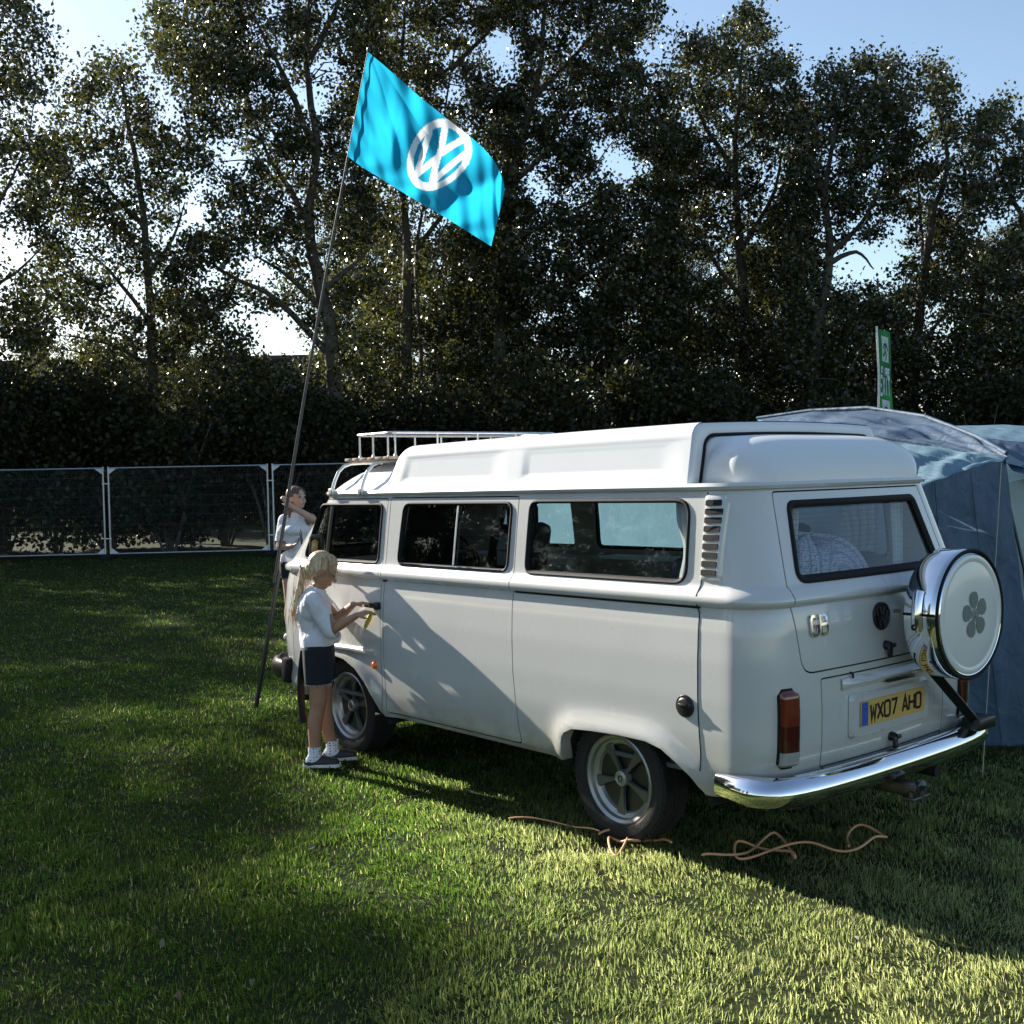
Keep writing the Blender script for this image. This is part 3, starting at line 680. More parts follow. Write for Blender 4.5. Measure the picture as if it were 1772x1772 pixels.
# body seams that stay closed: thin grooves
def groove(poly, axis, depth_fn, w=0.004): pass
seam = MB()
def finish(me, name, mat, parent, ang=30):
    me.materials.clear()
    for v in me.vertices: v.co = rake(v.co)
    me.transform(Matrix.Translation(-world_loc(parent)))
    smooth(me, ang)
    return link_mesh(name, me, mat, parent)
VB = finish(body, 'body', M_WHITE, VAN)
parts = {}
for nm, p, ax, a, c in doors: parts[nm] = finish(panel(nm, p, ax, a, c), nm, M_WHITE, VAN)
FDOOR, SDOOR, TGATE, ELID = (parts[k] for k in ('front_door', 'sliding_door', 'tailgate', 'engine_lid'))
def vb(b, name, mat, parent=None, ang=35, merge=0.0): return b.build(name, mat, parent or VAN, ang, rake, merge)

# dark rubber lining just inside the panel gaps, floor pan, wheel wells
for pts in (ARCH_R, ARCH_F):
    for s in (1, -1):
        b = MB(); inner = [(x, z + .012) for x, z in pts]
        for (ax, az), (bx, bz) in zip(inner, inner[1:]):
            b.add([(ax, s * .84, az), (bx, s * .84, bz), (bx, s * .52, bz), (ax, s * .52, az)], [(0, 1, 2, 3)])
        b.add([(x, s * .52, z) for x, z in inner], [tuple(range(len(inner)))])
        vb(b, 'wheel_well', M_UNDER)
b = MB()
b.box((1.25, 0, .36), (4.0, 1.02, .05)); b.box((1.1, 0, .36), (1.44, 1.58, .05)); b.box((-.74, 0, .36), (.24, 1.40, .05)); b.box((3.05, 0, .37), (.28, 1.3, .05))
b.box((-.35, 0, .30), (.7, .7, .22)); b.tube([(2.4, -.7, .28), (2.4, .7, .28)], .04); b.tube([(0, -.7, .28), (0, .7, .28)], .05)
b.tube([(-.95, -.42, .27), (-.5, -.42, .27)], .03)
vb(b, 'floor_pan', M_UNDER)
# closing strip behind each gap
def ribbon(poly, fn, half=.02, inn=.012):
    b = MB(); P = densify(poly, .05); n = len(P)
    A = offset_poly(P, half); Bp = offset_poly(P, -half)
    vs = [fn(*p, inn) for p in A] + [fn(*p, inn) for p in Bp]
    b.add(vs, [(i, (i + 1) % n, n + (i + 1) % n, n + i) for i in range(n)])
    return b
fside = lambda x, z, o: Vector((x, side_y(x, z) - o, z))
frear = lambda y, z, o: Vector((rear_x(y, z) + o, y, z))
for par, poly, fn in ((FDOOR, [p for p in DOOR_F], fside), (SDOOR, DOOR_S, fside), (TGATE, GATE, frear), (ELID, LID, frear)):
    if par is FDOOR: continue
    vb(ribbon(poly, fn), 'rubber_seal', M_RUBBER, par)
b = MB()
for x in (1.885,):
    zs = [.50 + .05 * k for k in range(23)]
    b.add([(x - .02, side_y(x, z) - .012, z) for z in zs] + [(x + .02, side_y(x, z) - .012, z) for z in zs], [(i, i + 1, len(zs) + i + 1, len(zs) + i) for i in range(len(zs) - 1)])
vb(b, 'rubber_seal', M_RUBBER, FDOOR)

# raised seam of the rear corner panel and the sliding-door rail
b = MB()
zs = [.44 + .04 * k for k in range(31)]
b.tube([(-.562 - .02 * max(0, .75 - z), side_y(-.562, z) + .0005, z) for z in zs if z < 1.66], .0028, 6)
vb(b, 'panel_seam', M_RUBBER)
b = MB(); b.tube([(x, side_y(x, 1.146) + .004, 1.1465) for x in np.linspace(-.56, .66, 26)], .006, 6)
vb(b, 'door_rail', M_RUBBER)

# window rubbers, frames and panes
def window(poly, fn, parent, nm, rub=.020, pane_in=.014, mat=M_GLASS, split=None, frame=None):
    P = densify(poly, .04); n = len(P)
    inner = offset_poly(P, -rub); outer = offset_poly(P, .004)
    b = MB()
    prof = [(outer, -.004), (offset_poly(P, -.002), -.009), (offset_poly(P, -rub * .5), -.008), (inner, .004), (inner, .02), (outer, .02)]
    m = len(prof)
    vs = [fn(*q, o) for pl, o in prof for q in pl]
    b.add(vs, [(i * n + k, i * n + (k + 1) % n, ((i + 1) % m) * n + (k + 1) % n, ((i + 1) % m) * n + k) for i in range(m) for k in range(n)])
    w = vb(b, nm, M_RUBBER, parent, 50)
    # a curved pane that follows the skin: grid strips between lower and upper edges
    us = [q[0] for q in inner]; vs_ = [q[1] for q in inner]
    u0, u1 = min(us), max(us); NU = 26
    def span(u):
        zz = []
        for (ax, az), (bx, bz) in zip(inner, inner[1:] + inner[:1]):
            if (ax - u) * (bx - u) <= 0 and abs(ax - bx) > 1e-9: zz.append(az + (bz - az) * (u - ax) / (bx - ax))
        return (min(zz), max(zz)) if len(zz) >= 2 else (1.4, 1.4)
    b = MB()
    def g(a, c):
        u = u0 + (u1 - u0) * (0.0005 + .999 * a); lo, hi = span(u); return fn(u, lo + (hi - lo) * c, pane_in)
    b.grid(g, NU, 8)
    vb(b, 'pane', mat, w, 80)
    return w
M_GLASS_D = glass_mat('tinted_glass', (0.30, 0.34, 0.33))
W_F = window(WIN_F, fside, FDOOR, 'door_window', rub=.013, mat=M_GLASS_D)
W_M = window(WIN_M, fside, SDOOR, 'side_window', rub=.014, mat=M_GLASS_D)
W_R = window(WIN_R, fside, VB, 'side_window', rub=.017)
W_B = window(WIN_B, frear, TGATE, 'rear_window', rub=.030)
for poly in (WIN_F, WIN_M, WIN_R):
    window(poly, lambda x, z, o: Vector((x, -side_y(x, z) + o, z)), VB, 'side_window', rub=.022)
def ffront(y, z, o):
    xf = lerp_tab(XF_TAB, z); w = lerp_tab(W_TAB, z); rf = lerp_tab(RF_TAB, z); wf = w - .03; a = abs(y)
    if a <= wf - rf: x = xf + .07 * (1 - (a / (wf - rf)) ** 2)
    else:
        t = min(1, (a - wf + rf) / rf); x = xf - rf * (1 - math.sqrt(max(0, 1 - t * t)))
    return Vector((x - o, y, z))
window(WIND, ffront, VB, 'windscreen', rub=.025)
# bright sliding-pane divider and bright trims
b = MB(); b.tube([(1.205 + .01 * (1.42 - z), side_y(1.2, z) - .004, z) for z in np.linspace(1.26, 1.585, 8)], .006, 6); vb(b, 'divider_bar', M_ALU, W_M)
b = MB(); b.tube([(x, side_y(x, 1.249) + .006, 1.249) for x in np.linspace(.78, 1.70, 14)], .005, 6); vb(b, 'trim_strip', M_CHROME, W_M)
b = MB(); b.tube([(2.52 + .06 * (1.4 - z), side_y(2.5, z) - .004, z) for z in np.linspace(1.255, 1.585, 8)], .014, 6); vb(b, 'quarter_light_bar', M_BLACK, W_F)

# cooling vent: nine slots in the rear corner pillar
def corner_point(s, z, off):
    """walk s metres round the left rear corner from the side (x=-.60)"""
    w = lerp_tab(W_TAB, z); rr = lerp_tab(RR_TAB, z); xr = lerp_tab(XR_TAB, z); x0 = -.545; arc = xr + rr
    L = x0 - arc
    if s <= L: return Vector((x0 - s, w + off, z))
    a = (s - L) / rr
    return Vector((arc - (rr + off) * math.sin(a), w - rr + (rr + off) * math.cos(a), z))
b = MB()
def vg(u, v):
    z = 1.262 + .372 * v; s = .012 + (.118 - .018 * (v > .9)) * u
    e = min(u, 1 - u) / .08; ev = min(v, 1 - v) / .04
    return corner_point(s, z, .016 * min(1, e, ev))
b.grid(vg, 17, 30); vent = vb(b, 'vent_panel', M_WHITE)
for k in range(9):
    z0 = 1.285 + k * .0372; b = MB()
    P = round_poly([(.026, z0), (.108 - .010 * (k == 8), z0), (.108 - .012 * (k == 8), z0 + .0255), (.026, z0 + .0255)], .006, 3)
    P = densify(P, .012); n = len(P)
    b.add([corner_point(s, z, .0205) for s, z in P] + [corner_point(s, z, .006) for s, z in P], [tuple(range(n))] + [(i, (i + 1) % n, n + (i + 1) % n, n + i) for i in range(n)])
    vb(b, 'vent_slot', M_UNDER, vent, None)

# gutter: the rain rail all round
def rail_loop(z0, z1, o0, o1, name, mat):
    b = MB(); s0 = section(1.655, -o0); n = len(s0)
    rings = [(section(1.655, .01), z0), (section(1.655, -o0), z0), (section(1.655, -o1), (z0 + z1) / 2), (section(1.655, -o0 * .8), z1), (section(1.655, .01), z1)]
    vs = [(x, y, z) for s, z in rings for x, y in s]
    b.add(vs, [(i * n + k, i * n + (k + 1) % n, (i + 1) * n + (k + 1) % n, (i + 1) * n + k) for i in range(4) for k in range(n)])
    return vb(b, name, mat, None, 40)
rail_loop(1.650, 1.678, .016, .022, 'rain_gutter', M_WHITE)

# ---- roof: front cap, pop-up top, rear cap
def inset(x, y, sec):
    d = 9
    for (ax, ay), (bx, by) in zip(sec, sec[1:] + sec[:1]):
        dx, dy = bx - ax, by - ay; L = dx * dx + dy * dy
        if L < 1e-12: continue
        t = max(0, min(1, ((x - ax) * dx + (y - ay) * dy) / L)); d = min(d, math.hypot(x - ax - t * dx, y - ay - t * dy))
    return d
SEC = section(1.67, .004, ns=24, nc=8, nf=10, nr=12)
SEC_XF = max(p[0] for p in SEC)
def halfw(x):
    w = .762
    if x > 2.43: t = min(1, (x - 2.43) / (SEC_XF - 2.43)); w = .745 * math.sqrt(max(0, 1 - t ** 2.4))
    return w
b = MB()
def fcap(u, v):
    x = 1.88 + (SEC_XF - .012 - 1.88) * u; hw = halfw(x); y = -hw + 2 * hw * v
    d = inset(x, y, SEC) if hw > .02 else 0
    h = .185 * (1 - (1 - min(1, d / .50)) ** 3.2)
    h *= min(1, (SEC_XF - x) / .80 + .34)
    return Vector((x, y, 1.672 + h))
b.grid(fcap, 34, 40); vb(b, 'roof_front', M_ROOF, None, 60)

PX0, PX1 = -.425, 1.985                                   # pop top: rear and front end
RECESS = [(-.385, .700), (.845, 1.800)]
def pop_prof(t, x):
    """t 0..1 from left base over the top to right base -> y,z"""
    H = 1.938 + .014 * math.cos((x + .2) / 1.3)
    s = 1 if t < .5 else -1; q = min(t, 1 - t) * 2
    base, top = .752, .716
    if q < .52:
        k = q / .52; z = 1.676 + (H - .075 - 1.676) * k; y = base + (top - base) * k
        for a, c in RECESS:
            if a < x < c and 1.715 < z < 1.895:
                ex = min((x - a) / .12, (c - x) / .016, 1); ez = min((z - 1.715) / .03, (1.895 - z) / .05, 1)
                y -= (.001 + .008 * (1.895 - z) / .18) * min(ex, ez)
    elif q < .72:
        a = (q - .52) / .20 * math.pi / 2
        y = top - .075 + .075 * math.cos(a); z = H - .075 + .075 * math.sin(a)
    else:
        k = (q - .72) / .28; y = (top - .075) * (1 - k); z = H + .012 * (1 - (1 - k) ** 2)
    return s * y, z
b = MB()
xs = sorted(set(list(np.linspace(PX0, PX1 - .14, 92)) + [PX1 - .14 + .14 * math.sin(k / 10 * math.pi / 2) for k in range(1, 11)]))
ts = list(np.linspace(0, .26, 40)) + list(np.linspace(.26, .36, 9))[1:] + list(np.linspace(.36, .5, 10))[1:]
ts = ts + [1 - t for t in ts[-2::-1]]
vs = []
for x in xs:
    f = max(0, (x - (PX1 - .14)) / .14)
    sh = .30 * (1 - math.sqrt(max(0, 1 - f * f))) if f > 0 else 0
    for t in ts:
        y, z = pop_prof(t, x)
        lean = .10 * (z - 1.676) / .3                      # front edge leans back
        xx = x - lean * max(0, (x - 1.2) / .8)
        z2 = 1.676 + (z - 1.676) * (1 - sh); vs.append((xx, y * (1 - .03 * f), z2))
n = len(ts)
b.add(vs, [(i * n + k, i * n + k + 1, (i + 1) * n + k + 1, (i + 1) * n + k) for i in range(len(xs) - 1) for k in range(n - 1)])
fr = (len(xs) - 1) * n; b.add([vs[fr + k] for k in range(n)], [tuple(range(n))])
POP = vb(b, 'pop_top', M_ROOF, None, 32)
# rear rim of the pop top: rounded band turning in, then the black seal
def rim_pt(t, x, ins):
    y, z = pop_prof(t, .78)
    cy, cz = 0, 1.676
    k = 1 - ins / .66
    return Vector((x, y * k, cz + (z - cz) * (1 - ins / .29)))
RIM = [(-.425, 0), (-.437, .004), (-.444, .014), (-.446, .030), (-.444, .052)]
b = MB()
vs = [rim_pt(t, x, i) for x, i in RIM for t in ts]
b.add(vs, [(i * n + k, i * n + k + 1, (i + 1) * n + k + 1, (i + 1) * n + k) for i in range(len(RIM) - 1) for k in range(n - 1)])
vb(b, 'rear_rim', M_ROOF, POP, 60)
b = MB(); b.tube([rim_pt(t, -.444, .057) for t in ts], .009, 6); vb(b, 'rubber_seal', M_RUBBER, POP)
b = MB()
RX0, RX1 = -.44, lerp_tab(XR_TAB, 1.67) - .022
def rcap(u, v):
    t = u; y0_, z0_ = pop_prof(t, .78); y0_ *= 1 - .064 / .66; z0_ = 1.676 + (z0_ - 1.676) * (1 - .064 / .29); y1_, z1_ = cap_prof(t); w_ = min(1, v / .55); w_ = w_ * w_ * (3 - 2 * w_); y, z = y0_ + (y1_ - y0_) * w_, z0_ + (z1_ - z0_) * w_
    # v 0..1: first straight back, then roll down over the rear edge
    q = v; a = min(1, q / .35) if q < .35 else 1
    if q < .30: x = RX0 - (q / .30) * .05; k = 1.0
    else:
        c = (q - .30) / .70 * math.pi / 2; x = RX0 - .05 - (-RX1 + RX0 - .05) * math.sin(c) ** .95; k = max(0, math.cos(c)) ** .80
    hw = abs(rear_half(x))
    h = max(0, z - 1.676) * k
    yy = y if abs(y) < hw else math.copysign(hw, y)
    if q > .30: yy = y * (hw / .72 if hw < .72 else 1)
    return Vector((x, yy, 1.674 + h))
def cap_prof(t):
    a = math.pi * t; n = .42
    c, s_ = math.cos(a), math.sin(a)
    return math.copysign(abs(c) ** n, c) * .695, 1.676 + .222 * abs(s_) ** n
def rear_half(x):
    xr = lerp_tab(XR_TAB, 1.67) - .03; w = .762; rr = .26
    if x > xr + rr: return w
    t = max(0, min(1, (xr + rr - x) / rr)); return w - rr * (1 - math.sqrt(max(0, 1 - t * t)))
b.grid(rcap, 61, 26); vb(b, 'roof_rear', M_ROOF, None, 60)
b = MB(); b.box((1.1, 0, 1.668), (3.0, 1.46, .012)); b.box((-.55, 0, 1.668), (.3, 1.3, .011)); vb(b, 'headlining', simple('headlining', (.45, .44, .42), .9))

# ---- wheels
def wheel(sign):
    root = bpy.data.objects.new('wheel', None)
    b = MB(); TR = .300
    prof = [(.205, -.075), (.225, -.093), (.262, -.099), (.288, -.090), (TR, -.072), (TR, -.02), (TR - .006, -.018), (TR - .006, -.010), (TR, -.008), (TR, .008), (TR - .006, .010), (TR - .006, .018), (TR, .02), (TR, .072), (.288, .090), (.262, .099), (.225, .093), (.205, .075)]
    b.lathe(prof, 56, 1, sign=sign)
    for k in range(64):                                   # tread blocks at the shoulder
        a = 2 * math.pi * k / 64
        b.box((math.cos(a) * (TR - .004), sign * .070, math.sin(a) * (TR - .004)), (.012, .03, .016), Matrix.Rotation(-a, 3, 'Y'))
    me = b.mesh('tyre', recalc=True); smooth(me, 30); ty = link_mesh('tyre', me, M_TYRE, root)
    b = MB(); b.lathe([(.150, .02), (.165, .050), (.186, .060), (.192, .078), (.206, .086), (.214, .082), (.214, .072), (.205, .066), (.200, .0), (.200, -.07), (.19, -.07), (.185, .01), (.160, .02)], 56, 1, sign=sign)
    me = b.mesh('rim', recalc=True); smooth(me, 30); rm = link_mesh('rim', me, M_RIM, root)
    b = MB(); b.lathe([(.0, .025), (.05, .028), (.17, .036), (.187, .056), (.187, .05), (.17, .02), (0, .01)], 48, 1, sign=sign)
    me = b.mesh('dish', recalc=True); smooth(me, 30); link_mesh('dish', me, M_BLACK, rm)
    P = [(.032, -.009), (.08, -.013), (.13, -.022), (.166, -.031), (.174, -.026), (.177, 0), (.174, .026), (.166, .031), (.13, .022), (.08, .013), (.032, .009)]
    b = MB(); nn = len(P)
    for s_, o in ((1.0, 0), (.90, .006)):
        pass
    lo = [(p, q, .036 + .018 * (p / .18) ** 2) for p, q in P]
    hi = [(.5 * .11 + (p - .055) * .96 if 0 else p * .985, q * .78, .052 + .006 * (p / .18)) for p, q in P]
    vs = [(p, sign * h, q) for p, q, h in lo] + [(p, sign * h, q) for p, q, h in hi]
    b.add(vs, [tuple(range(nn, 2 * nn))] + [(i, (i + 1) % nn, nn + (i + 1) % nn, nn + i) for i in range(nn)])
    me0 = b.mesh('spoke', recalc=True); me0.materials.append(M_SPOKE)
    for k in range(5):
        sp = link_mesh('spoke', me0, None, rm); sp.rotation_euler = (0, R(18 + 72 * k), 0)
    b = MB(); b.lathe([(0, .070), (.022, .069), (.026, .066), (.030, .070), (.036, .068), (.040, .055), (.040, .03)], 32, 1, sign=sign)
    me = b.mesh('hub_cap', recalc=True); smooth(me, 30); hc = link_mesh('hub_cap', me, M_RIM, rm)
    b = MB(); b.tube([(math.cos(a) * .012, sign * .0715, math.sin(a) * .014) for a in np.linspace(0, 2 * math.pi, 16)[:-1]], .0025, 5, closed=True)
    me = b.mesh('emblem', recalc=True); link_mesh('emblem', me, M_BLACK, hc)
    return root
def place_wheel(w, x, y, rot=0, steer=0):
    w.location = Vector((x, y, .287)) - VAN.location; w.parent = VAN; w.rotation_euler = (0, rot, steer)
    if w.name not in COL.objects: COL.objects.link(w)
wl = wheel(1); COL.objects.link(wl); place_wheel(wl, 0, .700, R(-4))
w2 = copy_tree(wl); place_wheel(w2, 2.4, .680, R(30), R(0))
wr = wheel(-1); COL.objects.link(wr); place_wheel(wr, 0, -.700, R(20))
w4 = copy_tree(wr); place_wheel(w4, 2.4, -.680, R(50))

# ---- rear bumper
def bumper(path, name, mat, z0=.335, h=.125, bulge=.045, thick=True):
    b = MB(); m = 12
    prof = [(0.0 - .012, 0.0)] + [(bulge * math.sin(math.pi * (k / m)) ** .8, h * k / m) for k in range(m + 1)] + [(-.02, h + .002), (-.035, h * .8), (-.035, h * .2)]
    P = [Vector(p) for p in path]; n = len(P); q = len(prof)
    vs = []
    for i, p in enumerate(P):
        t = (P[min(i + 1, n - 1)] - P[max(i - 1, 0)]).normalized(); nn = Vector((-t.y, t.x, 0))
        e = min(1, i / 3, (n - 1 - i) / 3)
        for o, z in prof: vs.append(p + nn * (o * (.25 + .75 * e)) + Vector((0, 0, z0 + h * .5 + (z - h * .5) * (.72 + .28 * e))))
    fs = [(i * q + k, i * q + (k + 1) % q, (i + 1) * q + (k + 1) % q, (i + 1) * q + k) for i in range(n - 1) for k in range(q)]
    fs += [tuple(range(q)), tuple((n - 1) * q + k for k in range(q))]
    b.add(vs, fs)
    return vb(b, name, mat, None, 50)
half = [(-.66, .862), (-.72, .868), (-.78, .872), (-.84, .869), (-.88, .860), (-.915, .842), (-.945, .815), (-.965, .78), (-.98, .73), (-.993, .66), (-1.005, .56), (-1.013, .44), (-1.018, .30), (-1.020, .15)]
path = [(x, y, 0) for x, y in half] + [(-1.021, 0, 0)] + [(x, -y, 0) for x, y in half[::-1]]
bumper(path[::-1], 'rear_bumper', M_CHROME, .335, .128)
fh = [(2.98, .82), (3.12, .82), (3.24, .80), (3.34, .75), (3.41, .66), (3.47, .5), (3.52, .3), (3.535, .1)]
bumper([(x, y, 0) for x, y in fh] + [(x, -y, 0) for x, y in fh[::-1]], 'front_bumper', M_BLACK, .40, .15)
for s in (1, -1):
    b = MB(); b.rbox((3.02, s * .845, .49), (.10, .06, .17), .02); vb(b, 'bumper_rubber', M_RUBBER)
# apron under the engine lid
b = MB()
b.grid(lambda u, v: Vector((rear_x(-.47 + .94 * u, .40 + .045 * v) - .004, -.47 + .94 * u, .385 + .06 * v)), 20, 3)
vb(b, 'apron', M_WHITE, None)
for s in (1, -1):
    b = MB(); b.tube([(rear_x(.478, z) - .002, s * .478, z) for z in (.36, .40, .45)], .0025, 5); vb(b, 'apron_seam', M_RUBBER)
b = MB(); b.box((rear_x(-.02, .41) - .006, -.02, .412), (.012, .16, .02)); vb(b, 'jack_slot', M_BLACK)

# ---- tail lamps on the rear corners
M_LRED = simple('lens_red', (.15, .022, .01), .15, var=.1, coat=1); M_LAMB = simple('lens_amber', (.45, .12, .02), .15, var=.1, coat=1)
M_LDRK = simple('lens_dark_red', (.06, .008, .006), .15, var=.1, coat=1); M_LCLR = simple('lens_clear', (.35, .36, .34), .12, var=.1, coat=1)
def rear_corner(sv, z, off, sgn):
    """walk from y=.62 outwards round the rear corner"""
    w = lerp_tab(W_TAB, z); rr = lerp_tab(RR_TAB, z); xr = lerp_tab(XR_TAB, z); yc = w - rr
    if .62 + sv <= yc: return Vector((rear_x(.62 + sv, z) - off, sgn * (.62 + sv), z))
    a = (.62 + sv - yc) / rr
    return Vector((xr + rr - (rr + off) * math.cos(a), sgn * (yc + (rr + off) * math.sin(a)), z))
for sgn in (1, -1):
    def patch(z0, z1, s0, s1, off, rnd):
        b = MB()
        def g(u, v):
            z = z0 + (z1 - z0) * v
            e = min(u, 1 - u) / .14; e = min(1, e)
            ev = 1
            if rnd[0]: ev = min(ev, v * (z1 - z0) / .022)
            if rnd[1]: ev = min(ev, (1 - v) * (z1 - z0) / .022)
            ev = max(0, min(1, ev)); q = math.sqrt(max(0, 1 - (1 - e) ** 2)) * math.sqrt(max(0, 1 - (1 - ev) ** 2))
            k_ = 1 - .42 * (1 - math.sqrt(max(0, 1 - (1 - ev) ** 2)))
            return rear_corner((s0 + s1) / 2 + (s1 - s0) * (u - .5) * k_, z, off * q, sgn)
        b.grid(g, 13, 13); return b
    hs = vb(patch(.478, .818, .034, .134, .012, (1, 1)), 'tail_lamp', M_RUBBER, None, 60)
    for nm, z0, z1, m_, rr_ in (('amber_lens', .665, .810, M_LAMB, (0, 1)), ('red_lens', .555, .665, M_LDRK, (0, 0)), ('reversing_lens', .487, .555, M_LCLR, (1, 0))):
        vb(patch(z0, z1, .040, .128, .034, rr_), nm, m_ if nm != 'amber_lens' else M_LRED, hs, 60)

# ---- fuel cap, side marker, trims, handle, mirror
b = MB(); fy = side_y(-.49, .712)
b.lathe([(.0, .017), (.030, .017), (.036, .014), (.039, .009), (.047, .009), (.050, .005), (.050, -.02)], 32, 1, (-.490, fy, .712))
fc = vb(b, 'fuel_cap', M_BLACK)
b = MB(); b.rbox((-.490, fy + .020, .718), (.046, .010, .012), .004); vb(b, 'grip', M_BLACK, fc)
b = MB(); b.lathe([(0, .022), (.014, .021), (.022, .014), (.026, 0)], 24, 1, (1.95, side_y(1.95, .636) - .002, .636))
M_ORANGE = simple('orange_lens', (.8, .16, .02), .2, var=.1, coat=1)
vb(b, 'side_marker', M_ORANGE)
# swage above the front wheel
b = MB(); b.tube([(x, side_y(x, .715) + .004, .713) for x in np.linspace(1.93, 2.75, 20)], .020, 10); vb(b, 'step_trim', M_WHITE, FDOOR)
b = MB(); b.rbox((1.955, side_y(1.95, .995) + .022, .995), (.13, .022, .03), .008); b.rbox((1.90, side_y(1.95, .995) + .016, .995), (.03, .04, .045), .008); vb(b, 'door_handle', M_BLACK, FDOOR)
b = MB(); b.rbox((1.915, side_y(1.9, .40) + .004, .345), (.05, .012, .016), .004); vb(b, 'jack_point', M_RUBBER)
mp_ = pplane(549, 952, 1, .945); mx_, mz_ = mp_.x, mp_.z + RAKE * mp_.x; my = side_y(2.7, 1.25)
b = MB(); b.tube([(mx_ + .06, my - .02, mz_ - .10), (mx_ + .045, my + .05, mz_ - .08), (mx_ + .02, .945, mz_ - .03)], .009, 8); mr = vb(b, 'wing_mirror', M_BLACK)
MROT = Matrix.Rotation(R(-22), 3, 'Z') @ Matrix.Rotation(R(-17), 3, 'Y')
b = MB(); b.rbox((mx_, .955, mz_), (.045, .085, .205), .018, MROT); vb(b, 'mirror_housing', M_BLACK, mr)
b = MB(); b.rbox(Vector((mx_, .955, mz_)) + MROT @ Vector((-.024, 0, 0)), (.004, .066, .180), .0015, MROT); vb(b, 'mirror_glass', simple('mirror_dark_reflection', (.06, .07, .07), .04, 1.0), mr)  # glass colour darkened to stand in for a dark reflection

# ---- strokes for lettering and badges
def strokes(lines, w, place, thick, seg=None):
    """lines: 2-D polylines; flat bars of width w, extruded by thick, put in place by place(u, v, h)"""
    b = MB()
    for L in lines:
        closed = len(L) > 2 and L[0] == L[-1]
        P = [Vector(p) for p in (L[:-1] if closed else L)]; n = len(P); lft, rgt = [], []
        for i, p in enumerate(P):
            a = P[i - 1] if (i > 0 or closed) else None; c = P[(i + 1) % n] if (i < n - 1 or closed) else None
            d0 = (p - a).normalized() if a is not None else (c - p).normalized()
            d1 = (c - p).normalized() if c is not None else d0
            n0, n1 = Vector((-d0.y, d0.x)), Vector((-d1.y, d1.x)); m = n0 + n1
            m = m.normalized() if m.length > 1e-5 else n0
            k = w / 2 / max(.35, m.dot(n0)); lft.append(p + m * k); rgt.append(p - m * k)
        vs = [place(q.x, q.y, h) for h in (0, thick) for q in lft + rgt]; fs = []; o = 2 * n
        for i in range(n if closed else n - 1):
            j = (i + 1) % n
            fs += [(o + i, o + j, o + n + j, o + n + i), (i, n + i, n + j, j), (i, j, o + j, o + i), (n + i, o + n + i, o + n + j, n + j)]
        if not closed: fs += [(0, o, o + n, n), (n - 1, 2 * n - 1, o + 2 * n - 1, o + n - 1)]
        b.add(vs, fs)
    return b
def arc(cx, cy, rx, ry, a0, a1, n=8): return [(cx + rx * math.cos(R(a0 + (a1 - a0) * k / n)), cy + ry * math.sin(R(a0 + (a1 - a0) * k / n))) for k in range(n + 1)]
OVAL = lambda: [(.2, 0), (.8, 0), (1, .12), (1, .88), (.8, 1), (.2, 1), (0, .88), (0, .12), (.2, 0)]
GLYPH = {
 'W': [[(0, 1), (.22, 0), (.5, .72), (.78, 0), (1, 1)]], 'X': [[(0, 0), (1, 1)], [(0, 1), (1, 0)]],
 '0': [OVAL()], 'O': [OVAL()], '7': [[(0, 1), (1, 1), (.38, 0)]], 'A': [[(0, 0), (.5, 1), (1, 0)], [(.22, .32), (.78, .32)]],
 'H': [[(0, 0), (0, 1)], [(1, 0), (1, 1)], [(0, .5), (1, .5)]],
 'G': [[(1, .80), (.8, 1), (.2, 1), (0, .82), (0, .18), (.2, 0), (.8, 0), (1, .18), (1, .46), (.55, .46)]],
 'B': [[(0, 0), (0, 1), (.75, 1), (.95, .86), (.95, .64), (.75, .52), (0, .52)], [(.75, .52), (1, .38), (1, .14), (.78, 0), (0, 0)]],
 'E': [[(1, 0), (0, 0), (0, 1), (1, 1)], [(0, .5), (.8, .5)]], 'I': [[(.5, 0), (.5, 1)]], 'T': [[(.5, 0), (.5, 1)], [(0, 1), (1, 1)]],
 'F': [[(0, 0), (0, 1), (1, 1)], [(0, .5), (.8, .5)]], 'R': [[(0, 0), (0, 1), (.75, 1), (1, .85), (1, .62), (.75, .48), (0, .48)], [(.55, .48), (1, 0)]],
}
def text_lines(s, x, y, w, h, gap):
    out = []
    for ch in s:
        if ch == ' ': x += w * .55 + gap; continue
        for L in GLYPH[ch]: out.append([(x + u * w, y + v * h) for u, v in L])
        x += w + gap
    return out
def vw_lines(cx, cy, r):
    k = r * .80
    P = lambda u, v: (cx + u * k, cy + v * k)
    return [[P(-.42, .91), P(0, .08), P(.42, .91)], [P(-.86, .50), P(-.40, -.90), P(0, -.05), P(.40, -.90), P(.86, .50)]]

# number plate on its plinth
pz = .648
lean = (rear_x(0, .75) - rear_x(0, .55)) / .2
rp = lambda y, z, h: Vector((rear_x(0, z) - .018 - h, -y, z))           # text runs from +Y (left as seen) to -Y
b = MB()
P = round_poly([(-.315, -.105), (.315, -.105), (.315, .095), (-.315, .095)], .03)
nP = len(P); P2 = offset_poly(P, -.012)
b.add([Vector((rear_x(0, pz + z) + .004, y, pz + z)) for y, z in P] + [Vector((rear_x(0, pz + z) - .016, y, pz + z)) for y, z in P2], [tuple(range(nP, 2 * nP))] + [(i, (i + 1) % nP, nP + (i + 1) % nP, nP + i) for i in range(nP)])
vb(b, 'plate_plinth', M_WHITE, ELID)
b = MB()
P = round_poly([(-.26, -.0555), (.26, -.0555), (.26, .0555), (-.26, .0555)], .008, 3); nP = len(P)
b.add([rp(-y, pz + z, 0) for y, z in P] + [rp(-y, pz + z, .005) for y, z in P], [tuple(range(nP, 2 * nP))] + [(i, (i + 1) % nP, nP + (i + 1) % nP, nP + i) for i in range(nP)])
